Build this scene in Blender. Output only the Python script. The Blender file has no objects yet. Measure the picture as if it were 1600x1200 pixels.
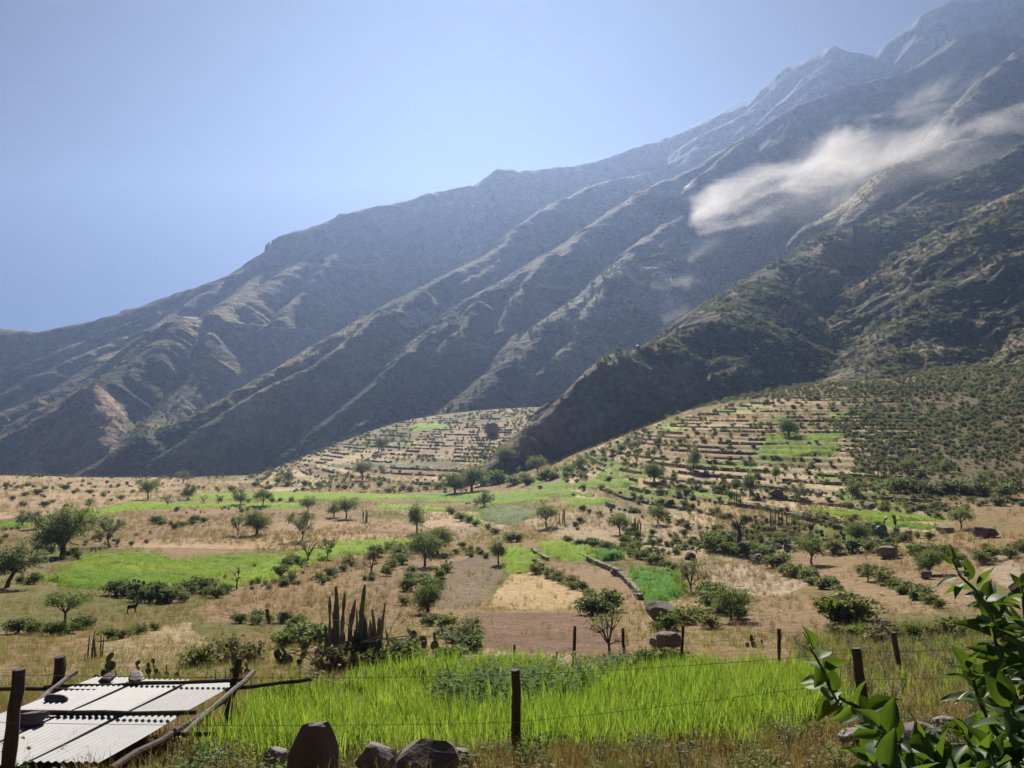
import bpy, math, random
import numpy as np
from mathutils import Vector, Matrix

# ------------------------------------------------------------------ camera
F_PX, CU, CV = 1209.0, 800.0, 600.0          # focal length and centre in photo pixels (1600 x 1200)
PITCH = math.radians(2.37)
CP, SP = math.cos(PITCH), math.sin(PITCH)
scene = bpy.context.scene
COL = scene.collection
cam_d = bpy.data.cameras.new('camera')
cam_d.sensor_width = 36.0
cam_d.lens = F_PX / 1600.0 * 36.0
cam_d.clip_start = 0.05
cam_d.clip_end = 20000.0
cam = bpy.data.objects.new('camera', cam_d)
cam.location = (0, 0, 0)
cam.rotation_euler = (math.radians(90) + PITCH, 0, 0)
COL.objects.link(cam)
scene.camera = cam

# ------------------------------------------------------------------ sky, sun, exposure
SUN_AZ, SUN_EL = math.radians(-2.0), math.radians(33.0)
world = bpy.data.worlds.new('World')
scene.world = world
world.use_nodes = True
wn = world.node_tree
for n in list(wn.nodes):
    wn.nodes.remove(n)
w_out = wn.nodes.new('ShaderNodeOutputWorld')
w_bg = wn.nodes.new('ShaderNodeBackground')
w_sky = wn.nodes.new('ShaderNodeTexSky')
w_sky.sky_type = 'NISHITA'
w_sky.sun_disc = False
w_sky.sun_elevation = SUN_EL
w_sky.sun_rotation = SUN_AZ
w_sky.altitude = 4200.0
w_sky.air_density = 0.10
w_sky.dust_density = 0.1
w_sky.ozone_density = 4.5
w_bg.inputs['Strength'].default_value = 0.05
wn.links.new(w_sky.outputs[0], w_bg.inputs[0])
wn.links.new(w_bg.outputs[0], w_out.inputs[0])

sun_d = bpy.data.lights.new('sun', 'SUN')
sun_d.energy = 5.0
sun_d.angle = math.radians(0.5)
sun_d.color = (1.0, 0.93, 0.82)
sun = bpy.data.objects.new('sun', sun_d)
sdir = Vector((math.cos(SUN_EL) * math.sin(SUN_AZ), math.cos(SUN_EL) * math.cos(SUN_AZ), math.sin(SUN_EL)))
sun.rotation_euler = sdir.to_track_quat('Z', 'Y').to_euler()
sun.location = (0, 50, 60)
COL.objects.link(sun)

scene.view_settings.view_transform = 'Standard'
scene.view_settings.look = 'None'
scene.view_settings.gamma = 1.0
scene.view_settings.use_curve_mapping = False
scene.view_settings.exposure = 0.98
scene.render.engine = 'CYCLES'
cy = scene.cycles
cy.use_denoising = True
cy.max_bounces = 6
cy.diffuse_bounces = 2
cy.glossy_bounces = 2
cy.transmission_bounces = 4
cy.transparent_max_bounces = 8
cy.volume_bounces = 2
cy.volume_step_rate = 1.0
cy.volume_max_steps = 256
cy.sample_clamp_indirect = 6.0

rng = np.random.default_rng(7)
random.seed(7)

# ------------------------------------------------------------------ numeric helpers
def ray(u, v):
    x = (u - CU) / F_PX
    h = (CV - v) / F_PX
    return x, CP - h * SP, SP + h * CP

def at(u, v, Y):
    """world point seen at photo pixel (u, v) at forward distance Y"""
    x, y, z = ray(u, v)
    return (x / y * Y, Y, z / y * Y)

def _hash(ix, iy, seed):
    n = (ix.astype(np.int64) * 374761393 + iy.astype(np.int64) * 668265263 + seed * 1442695041) & 0xFFFFFFFF
    n = ((n ^ (n >> 13)) * 1274126177) & 0xFFFFFFFF
    n = (n ^ (n >> 16)) & 0xFFFFFF
    return n.astype(np.float64) / 0xFFFFFF * 2.0 - 1.0

def vnoise(x, y, seed=0):
    x = np.asarray(x, dtype=np.float64); y = np.asarray(y, dtype=np.float64)
    ix = np.floor(x); iy = np.floor(y)
    fx = x - ix; fy = y - iy
    fx = fx * fx * fx * (fx * (fx * 6 - 15) + 10)
    fy = fy * fy * fy * (fy * (fy * 6 - 15) + 10)
    a = _hash(ix, iy, seed); b = _hash(ix + 1, iy, seed)
    c = _hash(ix, iy + 1, seed); d = _hash(ix + 1, iy + 1, seed)
    return (a * (1 - fx) + b * fx) * (1 - fy) + (c * (1 - fx) + d * fx) * fy

def fbm(x, y, octaves=4, seed=0, gain=0.5):
    s = 0.0; amp = 1.0; tot = 0.0
    for o in range(octaves):
        s = s + amp * vnoise(x * 2 ** o + 17.3 * o, y * 2 ** o - 9.1 * o, seed + o)
        tot += amp; amp *= gain
    return s / tot

def sstep(e0, e1, x):
    t = np.clip((x - e0) / (e1 - e0), 0, 1)
    return t * t * (3 - 2 * t)

# ------------------------------------------------------------------ the valley floor: surveyed points
SURVEY = {
    -700: [(1300, 7.5), (1200, 10), (1100, 16.5), (1050, 24), (1000, 33), (950, 47), (920, 58), (880, 78), (840, 108), (800, 155), (780, 190), (760, 255), (745, 330)],
    0: [(1300, 7.5), (1200, 10), (1100, 16.5), (1050, 24), (1000, 33), (950, 47), (920, 58), (880, 78), (840, 108), (800, 155), (780, 190), (760, 255), (743, 335)],
    400: [(1300, 7.4), (1200, 10.3), (1120, 16), (1045, 25), (1000, 34), (950, 49), (900, 71), (860, 94), (820, 133), (790, 180), (770, 225), (752, 290), (742, 335)],
    600: [(1200, 10.4), (1045, 25), (950, 50), (900, 72), (860, 95), (830, 122), (800, 160), (775, 205), (765, 230), (740, 275), (710, 330), (680, 400), (660, 450)],
    800: [(1300, 7.3), (1200, 10.5), (1120, 16), (1045, 25), (1000, 35), (950, 50), (900, 72), (860, 94), (830, 115), (800, 146), (780, 178), (760, 220), (730, 265), (700, 320), (670, 375), (640, 430)],
    1000: [(1200, 10.5), (1045, 25), (1000, 34), (950, 50), (900, 70), (870, 84), (840, 99), (800, 118), (760, 141), (730, 162), (700, 188), (680, 208)],
    1200: [(1300, 7), (1200, 10), (1045, 24), (1000, 33), (950, 47), (900, 65), (870, 77), (840, 89), (800, 106), (760, 126), (720, 148), (690, 166), (660, 190), (640, 206)],
    1400: [(1300, 6.6), (1200, 9), (1100, 14), (1045, 21), (1000, 29), (950, 42), (900, 58), (870, 70), (840, 82), (800, 98), (760, 117), (720, 138), (690, 156), (660, 176), (620, 202)],
    1600: [(1300, 6), (1200, 8), (1100, 13), (1045, 19), (1000, 26), (950, 37), (900, 51), (870, 61), (840, 73), (800, 92), (760, 112), (720, 130), (680, 150), (640, 172), (600, 195)],
    2000: [(1200, 7.5), (1100, 12), (1000, 24), (900, 46), (840, 66), (760, 100), (700, 124), (640, 155), (590, 180)],
}
_pa, _pl, _pz = [], [], []
for _u, _lst in SURVEY.items():
    for _v, _Y in _lst:
        _x, _y, _z = at(_u, _v, _Y)
        _pa.append(_x / _y * 2.2); _pl.append(math.log(_Y)); _pz.append(_z / _Y ** 0.5)
for _a in (-1.2, -0.6, 0.0, 0.6, 1.2):                      # the terrace the viewer stands on
    for _Y, _z in ((0.8, -1.75), (2.0, -2.1), (4.0, -2.75)):
        _pa.append(_a * 2.2); _pl.append(math.log(_Y)); _pz.append(_z / _Y ** 0.5)
for _a in (-1.4, -0.7, 0.0, 0.5, 1.0):                      # far away it flattens
    _pa.append(_a * 2.2); _pl.append(math.log(800)); _pz.append((-26 + max(0, _a + .2) * 60) / 800 ** 0.5)
_P = np.stack([_pa, _pl], 1); _pz = np.array(_pz)
def _tps(d2):
    return np.where(d2 > 1e-12, 0.5 * d2 * np.log(d2 + 1e-12), 0.0)
_n = len(_P)
_K = _tps(((_P[:, None] - _P[None]) ** 2).sum(-1)) + np.eye(_n) * 0.012
_Q = np.concatenate([np.ones((_n, 1)), _P], 1)
_A = np.block([[_K, _Q], [_Q.T, np.zeros((3, 3))]])
_W = np.linalg.solve(_A, np.concatenate([_pz, np.zeros(3)]))
LUT_A = np.linspace(-1.5, 1.5, 260); LUT_L = np.linspace(math.log(0.7), math.log(900), 330)
_ga, _gl = np.meshgrid(LUT_A * 2.2, LUT_L, indexing='ij')
_acc = np.zeros_like(_ga)
for _i in range(_n):
    _acc += _W[_i] * _tps((_ga - _P[_i, 0]) ** 2 + (_gl - _P[_i, 1]) ** 2)
LUT_Z = (_acc + _W[_n] + _W[_n + 1] * _ga + _W[_n + 2] * _gl) * np.exp(_gl) ** 0.5

def lut(a, l):
    fa = np.clip((a - LUT_A[0]) / (LUT_A[1] - LUT_A[0]), 0, len(LUT_A) - 1.001)
    fl = np.clip((l - LUT_L[0]) / (LUT_L[1] - LUT_L[0]), 0, len(LUT_L) - 1.001)
    ia = fa.astype(int); il = fl.astype(int); fa = fa - ia; fl = fl - il
    return (LUT_Z[ia, il] * (1 - fa) + LUT_Z[ia + 1, il] * fa) * (1 - fl) + (LUT_Z[ia, il + 1] * (1 - fa) + LUT_Z[ia + 1, il + 1] * fa) * fl

EDGE_A = np.array([-1.5, -0.66, -0.33, -0.25, -0.13, 0.0, 0.1, 0.3, 1.5])
EDGE_Y = np.array([335, 335, 335, 385, 455, 500, 520, 560, 560.0])

def base_height(x, y):
    x = np.asarray(x, float); y = np.maximum(np.asarray(y, float), 0.75)
    a = x / y
    z = lut(a, np.log(y))
    ye = np.interp(a, EDGE_A, EDGE_Y) + 6 * fbm(x / 60, y / 60, 2, 5)
    z = z - 75 * sstep(0, 75, y - ye)
    z = z + 0.25 * fbm(x / 14, y / 14, 3, 11) * sstep(8, 60, y) + 0.07 * fbm(x / 1.6, y / 1.6, 3, 21) * sstep(120, 20, y)
    return z

# terrace staircases: (a range, y range, riser height)
def terrace_masks(x, y):
    a = x / np.maximum(y, 1)
    na = fbm(x / 40, y / 40, 2, 31) * 0.03
    ny = fbm(x / 35, y / 35, 2, 37) * 8
    right = sstep(0.04, 0.09, a + na) * sstep(0.62, 0.5, a + na) * sstep(86, 96, y + ny + a * 30) * sstep(240, 222, y + ny)
    left = sstep(-0.36, -0.31, a + na) * sstep(0.015, -0.02, a + na) * sstep(228, 238, y + ny * .4) * sstep(470, 450, y + ny)
    return right, left

def stair(z, h, riser):
    q = z / h
    k = np.floor(q); f = q - k
    r = np.where(f < 1 - riser, 0.22 * f / (1 - riser), 0.22 + 0.78 * (f - 1 + riser) / riser)
    return h * (k + r)

H_RIGHT, H_LEFT = 0.80, 1.05
def ground_height(x, y):
    z = base_height(x, y)
    mr, ml = terrace_masks(np.asarray(x, float), np.asarray(y, float))
    zr = stair(z + 0.3 * fbm(x / 45, y / 45, 2, 41), H_RIGHT, 0.16)
    zl = stair(z, H_LEFT, 0.2)
    z = z + (zr - z) * mr
    z = z + (zl - z) * ml
    return z

# ------------------------------------------------------------------ the mountains: ridge lines
RIDGES = [
    # (points (u, v, Y), flank slope, crest rounding, flute size)
    ([(-500, 500, 1500), (-200, 505, 1480), (0, 514, 1450), (60, 518, 1450), (150, 501, 1480), (210, 481, 1520), (290, 456, 1580), (380, 421, 1650), (480, 362, 1750), (550, 337, 1800), (640, 314, 1880), (665, 302, 1900), (740, 287, 1970), (775, 264, 2000), (800, 268, 2030), (900, 260, 2120), (960, 244, 2200), (1040, 217, 2330), (1125, 180, 2480), (1190, 147, 2600), (1230, 107, 2700), (1300, 72, 2800), (1340, 84, 2850), (1372, 92, 2900), (1400, 62, 2980), (1450, 27, 3050), (1500, 0, 3100), (1600, -50, 3150), (1800, -40, 3050), (2200, 20, 2900)], 0.74, 8, 1.0),
    # far left spurs of the back ridge
    ([(380, 421, 1650), (300, 478, 1420), (210, 540, 1180), (100, 595, 980), (0, 645, 860), (-150, 710, 760)], 0.78, 6, .8),
    ([(290, 456, 1580), (220, 505, 1400), (120, 560, 1250), (0, 618, 1120), (-200, 690, 1000)], 0.75, 6, .8),
    ([(210, 481, 1520), (130, 520, 1420), (40, 560, 1330), (-80, 610, 1250)], 0.75, 6, .8),
    ([(550, 337, 1800), (480, 410, 1500), (330, 500, 1080), (280, 498, 1020), (215, 560, 850), (160, 610, 740), (120, 690, 650)], 0.80, 6, .8),
    ([(160, 610, 740), (100, 640, 700), (40, 690, 650), (-60, 730, 610)], 0.85, 6, .8),
    # first long spur
    ([(1010, 270, 1900), (940, 290, 1650), (887, 311, 1500), (850, 335, 1400), (805, 373, 1280), (733, 411, 1130), (667, 450, 1000), (600, 484, 900), (533, 520, 810), (470, 562, 740), (400, 606, 680), (320, 652, 620), (230, 690, 575), (120, 748, 530)], 0.80, 5, .8),
    ([(805, 373, 1280), (760, 415, 1120), (727, 440, 1040), (683, 477, 940), (633, 513, 850), (597, 547, 790), (510, 600, 700), (410, 668, 620), (290, 745, 545)], 0.85, 4, .6),
    # second, the longest spur
    ([(2200, 60, 2600), (1800, 40, 2500), (1650, 45, 2420), (1587, 68, 2380), (1533, 43, 2350), (1500, 52, 2280), (1437, 101, 2150), (1400, 114, 2060), (1320, 134, 1930), (1253, 164, 1800), (1167, 211, 1620), (1077, 264, 1430), (1013, 298, 1310), (933, 350, 1160), (867, 394, 1050), (800, 438, 945), (753, 464, 880), (700, 504, 800), (633, 560, 705), (520, 640, 605), (400, 737, 520)], 0.74, 6, .8),
    ([(753, 464, 880), (720, 510, 760), (690, 560, 680), (640, 600, 620), (560, 660, 560), (470, 730, 500)], 0.80, 4, .6),
    ([(810, 440, 930), (800, 500, 800), (760, 560, 690), (700, 620, 600), (640, 668, 540), (600, 700, 500)], 0.72, 8, .6),
    # third spur, left of the scree gully
    ([(1400, 190, 1900), (1300, 215, 1750), (1200, 250, 1500), (1120, 300, 1280), (1050, 350, 1120), (1000, 383, 1000), (960, 421, 900), (927, 448, 830), (867, 500, 700), (800, 563, 590), (750, 608, 530), (690, 652, 480)], 0.76, 5, .7),
    ([(1050, 350, 1120), (1010, 420, 900), (960, 500, 720), (900, 560, 620), (840, 610, 540)], 0.72, 6, .7),
    # behind the dust
    ([(2100, -40, 1900), (1800, 0, 1900), (1600, 72, 1750), (1567, 102, 1650), (1533, 128, 1560), (1507, 162, 1450), (1470, 210, 1320), (1380, 280, 1130), (1280, 350, 980)], 0.78, 8, 1.0),
    ([(2100, 120, 1500), (1750, 180, 1350), (1600, 208, 1250), (1543, 214, 1200), (1493, 224, 1160), (1467, 246, 1110), (1400, 258, 1040), (1387, 300, 950), (1340, 348, 830), (1290, 395, 740), (1210, 470, 640), (1120, 540, 560)], 0.74, 8, .8),
    # the near spur with the crags, ending in the knoll
    ([(2200, 0, 1000), (1900, 70, 950), (1750, 140, 860), (1600, 231, 730), (1543, 258, 690), (1483, 288, 640), (1433, 321, 590), (1390, 340, 560), (1353, 354, 535), (1307, 364, 505), (1267, 398, 470), (1227, 411, 445), (1160, 468, 372), (1110, 502, 330)], 0.70, 9, .6),
    ([(1110, 502, 330), (1067, 528, 306), (1030, 540, 289), (997, 547, 277), (975, 560, 274), (950, 590, 271), (925, 612, 268), (900, 634, 266), (870, 655, 264), (845, 676, 262), (812, 712, 258)], 1.2, 6, .4),
    # the right hand hillside
    ([(1900, 150, 520), (1750, 240, 460), (1620, 300, 420), (1540, 360, 385), (1480, 430, 350), (1440, 490, 320), (1400, 550, 285), (1330, 620, 245)], 0.62, 14, .5),
    ([(2300, 60, 520), (2100, 200, 420), (1900, 330, 340), (1760, 450, 285), (1680, 560, 235), (1650, 640, 190)], 0.60, 14, .5),
]

def far_y(Y, u=0):
    t = min(1, max(0, (u - 900) / 600.0)); t = t * t * (3 - 2 * t)
    return Y if Y < 500 else 500 + (Y - 500) * 0.52 * (1 - .45 * t)

_RP = [([at(u, v, far_y(Y, u)) for u, v, Y in pts], k * 1.22 if pts[0][2] > 1100 else k, w * 2.0 if pts[0][2] > 1100 else w, fl * 1.25) for pts, k, w, fl in RIDGES]

MINOR = [  # photo courses of the lesser ribs between the main spurs
    [(700, 504), (640, 555), (570, 610), (500, 668), (430, 735)],
    [(667, 452), (600, 500), (530, 555), (450, 612), (370, 668), (270, 742)],
    [(600, 486), (540, 532), (470, 580), (380, 640), (300, 690), (200, 742)],
    [(867, 396), (825, 455), (785, 515), (725, 588), (655, 655)],
    [(760, 470), (720, 520), (660, 580), (600, 635), (540, 690)],
    [(905, 372), (880, 420), (845, 480), (800, 540)],
    [(960, 425), (930, 480), (890, 535), (850, 580)],
    [(283, 498), (210, 540), (140, 582), (70, 630), (0, 680)],
    [(240, 486), (160, 515), (60, 560), (-40, 605)],
    [(420, 428), (380, 460), (340, 490)],
    [(560, 360), (520, 400), (480, 450), (430, 500)],
    [(640, 336), (610, 380), (580, 430)],
    [(700, 316), (690, 350), (660, 400)],
    [(330, 520), (300, 580), (270, 640), (240, 680)],
    [(430, 530), (400, 570), (350, 620)],
    [(160, 600), (175, 640), (180, 690)],
    [(100, 620), (90, 670), (60, 720)],
    [(1190, 170), (1120, 200), (1060, 235)],
    [(1300, 95), (1260, 120), (1220, 160)],
    [(1150, 225), (1100, 270), (1070, 310), (1030, 350)],
    [(1230, 190), (1190, 240), (1150, 290)],
    [(1480, 60), (1430, 130), (1390, 170)],
]

def mountain_height(x, y, full=False):
    x = np.asarray(x, float); y = np.asarray(y, float)
    shp = x.shape
    x = x.ravel(); y = y.ravel()
    wx = x + 14 * fbm(x / 120, y / 120, 3, 51); wy = y + 14 * fbm(x / 120, y / 120, 3, 57)
    best = np.full(x.shape, -1e9); bs = np.zeros_like(x); bd = np.zeros_like(x); bf = np.zeros_like(x)
    for ri, (P, k, w, fl) in enumerate(_RP):
        s0 = ri * 5000.0
        for i in range(len(P) - 1):
            ax, ay, az = P[i]; bx, by, bz = P[i + 1]
            L = math.hypot(bx - ax, by - ay)
            if L < 0.1: continue
            ex, ey = (bx - ax) / L, (by - ay) / L
            m = (bz - az) / L
            tt = min(1, max(0, ((ax + bx) / (ay + by) - .08) / .35)) if w > 7.5 and ay > 560 else 0
            ks = k * (1 + .5 * tt)
            kk = max(ks, abs(m) * 1.08)
            rx = wx - ax; ry = wy - ay
            u = rx * ex + ry * ey
            h = np.abs(rx * ey - ry * ex)
            t = np.clip(u + m * h / math.sqrt(kk * kk - m * m), 0, L)
            d = np.sqrt(h * h + (u - t) ** 2)
            val = az + m * t - ks * (np.sqrt(d * d + w * w) - w)
            better = val > best
            best = np.where(better, val, best)
            bs = np.where(better, s0 + t, bs); bd = np.where(better, d, bd); bf = np.where(better, fl, bf)
            s0 += L
    # erosion flutes running down the flanks, then general roughness
    sc = np.clip(y / 750.0, 0.25, 1.6)
    warp = 22 * fbm(x / 90, y / 90, 3, 61) * sc
    f1 = np.abs(vnoise((bs + warp) / (95 * sc), bd / 700, 71))
    f2 = np.abs(vnoise((bs + 1.6 * warp) / (38 * sc), bd / 300, 73))
    dep = np.clip(bd / 150.0, 0, 1)
    z = best + bf * dep * sc * (30 * (f1 - 0.35) + 10 * (f2 - 0.35))
    z = z + 4.5 * sc * fbm(x / 70, y / 70, 4, 81) * np.clip(bd / 60, 0.12, 1) + 1.5 * sc * fbm(x / 12, y / 12, 3, 83)
    z = z + sstep(480, 380, y) * (3.2 * fbm(x / 20, y / 20, 3, 87) + 1.4 * fbm(x / 7, y / 7, 2, 89)) * np.clip(bd / 12, .3, 1)
    if full: return z.reshape(shp), bs, bd
    return z.reshape(shp)

def _add_minor():
    lines = []
    for pl in MINOR:
        P = []
        for (u0, v0), (u1, v1) in zip(pl[:-1], pl[1:]):
            for t in (0, .5): P.append((u0 + (u1 - u0) * t, v0 + (v1 - v0) * t))
        P.append(pl[-1]); out = []
        for u, v in P:
            rx, ry, rz = ray(u, v); a, b = rx / ry, rz / ry
            Y = np.exp(np.linspace(math.log(240), math.log(2000), 500))
            w = np.nonzero(mountain_height(a * Y, Y) > b * Y)[0]
            Yf = Y[w[0]] if len(w) else Y[-1]
            out.append(Yf)
        out = np.array(out)
        for _ in range(2): out[1:-1] = (out[:-2] + 2 * out[1:-1] + out[2:]) / 4
        lines.append([at(u, v, Yf * .973) for (u, v), Yf in zip(P, out)])
    for L in lines: _RP.append((L, 1.0, 5, .6))
_add_minor()

def height(x, y):
    return np.maximum(ground_height(x, y), np.where(np.asarray(y) > 150, mountain_height(x, y), -1e9))

def hit(u, v, y0=2.0, y1=3500.0):
    """where the sight line through photo pixel (u, v) meets the land"""
    rx, ry, rz = ray(u, v)
    a, b = rx / ry, rz / ry
    Y = np.exp(np.linspace(math.log(y0), math.log(min(y1, 600)), 900))
    X = a * Y
    Z = ground_height(X, Y)
    first = np.nonzero(Z > b * Y)[0]
    if len(first) == 0 or Y[first[0]] > 190:
        far = Y > 180
        Z[far] = np.maximum(Z[far], mountain_height(X[far], Y[far]))
    below = np.nonzero(Z > b * Y)[0]
    if len(below) == 0:
        Yf = Y[-1]
    else:
        i = max(1, below[0])
        d0 = b * Y[i - 1] - Z[i - 1]; d1 = Z[i] - b * Y[i]
        t = d0 / max(1e-9, d0 + d1)
        Yf = Y[i - 1] + (Y[i] - Y[i - 1]) * min(max(t, 0), 1)
    return (a * Yf, Yf, b * Yf)

def gz(x, y):
    return float(height(np.array([x]), np.array([y]))[0])

# ------------------------------------------------------------------ object helpers
def tag(o, label=None, cat=None, group=None, kind=None):
    if label: o['label'] = label
    if cat: o['category'] = cat
    if group: o['group'] = group
    if kind: o['kind'] = kind
    return o

def link(o, parent=None):
    COL.objects.link(o)
    if parent is not None: o.parent = parent
    return o

def grid_mesh(name, V, rows, cols, keep=None, smooth=True):
    """V: rows*cols x 3 ; keep: mask of (rows-1)*(cols-1) cells"""
    idx = np.arange(rows * cols).reshape(rows, cols)
    q = np.stack([idx[:-1, :-1], idx[:-1, 1:], idx[1:, 1:], idx[1:, :-1]], -1).reshape(-1, 4)
    if keep is not None:
        q = q[keep.ravel()]
        used = np.zeros(rows * cols, bool); used[q.ravel()] = True
        remap = np.cumsum(used) - 1
        V = V[used]; q = remap[q]
    else:
        used = np.ones(rows * cols, bool)
    me = bpy.data.meshes.new(name)
    me.vertices.add(len(V)); me.vertices.foreach_set('co', np.asarray(V, np.float32).ravel())
    me.loops.add(q.size); me.loops.foreach_set('vertex_index', q.astype(np.int32).ravel())
    me.polygons.add(len(q))
    me.polygons.foreach_set('loop_start', np.arange(0, q.size, 4, dtype=np.int32))
    if smooth:
        me.polygons.foreach_set('use_smooth', np.ones(len(q), bool))
    me.update(calc_edges=True)
    return me, used

def set_color(me, name, rgb):
    at_ = me.color_attributes.new(name, 'FLOAT_COLOR', 'POINT')
    rgba = np.ones((len(rgb), 4), np.float32); rgba[:, :3] = rgb
    at_.data.foreach_set('color', rgba.ravel())

class NT:
    """small wrapper for node materials"""
    def __init__(self, name):
        self.m = bpy.data.materials.new(name); self.m.use_nodes = True
        self.t = self.m.node_tree
        for n in list(self.t.nodes): self.t.nodes.remove(n)
        self.out = self.t.nodes.new('ShaderNodeOutputMaterial')
    def n(self, typ, **kw):
        nd = self.t.nodes.new(typ)
        for k, v in kw.items():
            if k.startswith('i_'): nd.inputs[k[2:].replace('_', ' ')].default_value = v
            else: setattr(nd, k, v)
        return nd
    def l(self, a, b): self.t.links.new(a, b)
    def noise(self, vec, scale, detail=4, rough=0.55, dist=0.0):
        nd = self.n('ShaderNodeTexNoise'); nd.inputs['Scale'].default_value = scale
        nd.inputs['Detail'].default_value = detail; nd.inputs['Roughness'].default_value = rough
        nd.inputs['Distortion'].default_value = dist
        if vec is not None: self.l(vec, nd.inputs['Vector'])
        return nd.outputs['Fac']
    def ramp(self, fac, stops, interp='LINEAR'):
        nd = self.n('ShaderNodeValToRGB'); cr = nd.color_ramp; cr.interpolation = interp
        while len(cr.elements) > 1: cr.elements.remove(cr.elements[-1])
        for i, (p, c) in enumerate(stops):
            e = cr.elements[0] if i == 0 else cr.elements.new(p)
            e.position = p
            e.color = (*c, 1) if not isinstance(c, (int, float)) else (c, c, c, 1)
        self.l(fac, nd.inputs[0]); return nd.outputs[0]
    def mix(self, fac, a, b, mode='MIX'):
        nd = self.n('ShaderNodeMix', data_type='RGBA', blend_type=mode)
        for s, v in ((nd.inputs[0], fac), (nd.inputs[6], a), (nd.inputs[7], b)):
            if isinstance(v, (int, float)): s.default_value = v
            elif isinstance(v, tuple): s.default_value = (*v, 1)
            else: self.l(v, s)
        return nd.outputs[2]
    def math(self, op, a, b=None):
        nd = self.n('ShaderNodeMath', operation=op)
        for s, v in ((nd.inputs[0], a), (nd.inputs[1], b)):
            if v is None: continue
            if isinstance(v, (int, float)): s.default_value = v
            else: self.l(v, s)
        return nd.outputs[0]
    def pos(self):
        return self.n('ShaderNodeNewGeometry').outputs['Position']
    def obj(self):
        return self.n('ShaderNodeTexCoord').outputs['Object']
    def mapping(self, vec, scale):
        nd = self.n('ShaderNodeMapping'); nd.inputs['Scale'].default_value = scale
        self.l(vec, nd.inputs['Vector']); return nd.outputs[0]
    def principled(self, color, rough=0.9, bump=None, bump_d=0.1, spec=0.25, metal=0.0):
        b = self.n('ShaderNodeBsdfPrincipled')
        b.inputs['Roughness'].default_value = rough; b.inputs['Specular IOR Level'].default_value = spec
        b.inputs['Metallic'].default_value = metal
        if isinstance(color, tuple): b.inputs['Base Color'].default_value = (*color, 1)
        else: self.l(color, b.inputs['Base Color'])
        if bump is not None:
            bn = self.n('ShaderNodeBump'); bn.inputs['Distance'].default_value = bump_d
            bn.inputs['Strength'].default_value = 1.0
            self.l(bump, bn.inputs['Height']); self.l(bn.outputs[0], b.inputs['Normal'])
        self.l(b.outputs[0], self.out.inputs['Surface'])
        return b

# ------------------------------------------------------------------ ground sheet
def to_world(poly):
    """photo outline of a field -> outline on the land (x, y)"""
    pts = []
    n = len(poly)
    for i in range(n):
        (u0, v0), (u1, v1) = poly[i], poly[(i + 1) % n]
        m = max(1, int(math.hypot(u1 - u0, v1 - v0) / 40))
        for k in range(m):
            t = k / m
            x, y, _ = hit(u0 + (u1 - u0) * t, v0 + (v1 - v0) * t)
            pts.append((x, y))
    return np.array(pts)

def inside(poly, x, y):
    r = np.zeros(np.shape(x), bool)
    n = len(poly)
    j = n - 1
    for i in range(n):
        xi, yi = poly[i]; xj, yj = poly[j]
        if yi != yj:
            c = ((yi > y) != (yj > y)) & (x < (xj - xi) * (y - yi) / (yj - yi) + xi)
            r ^= c
        j = i
    return r

def edge_dist(poly, x, y):
    d = np.full(np.shape(x), 1e9)
    n = len(poly)
    for i in range(n):
        ax, ay = poly[i]; bx, by = poly[(i + 1) % n]
        L2 = (bx - ax) ** 2 + (by - ay) ** 2 + 1e-9
        t = np.clip(((x - ax) * (bx - ax) + (y - ay) * (by - ay)) / L2, 0, 1)
        d = np.minimum(d, (x - ax - t * (bx - ax)) ** 2 + (y - ay - t * (by - ay)) ** 2)
    return np.sqrt(d)

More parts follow.
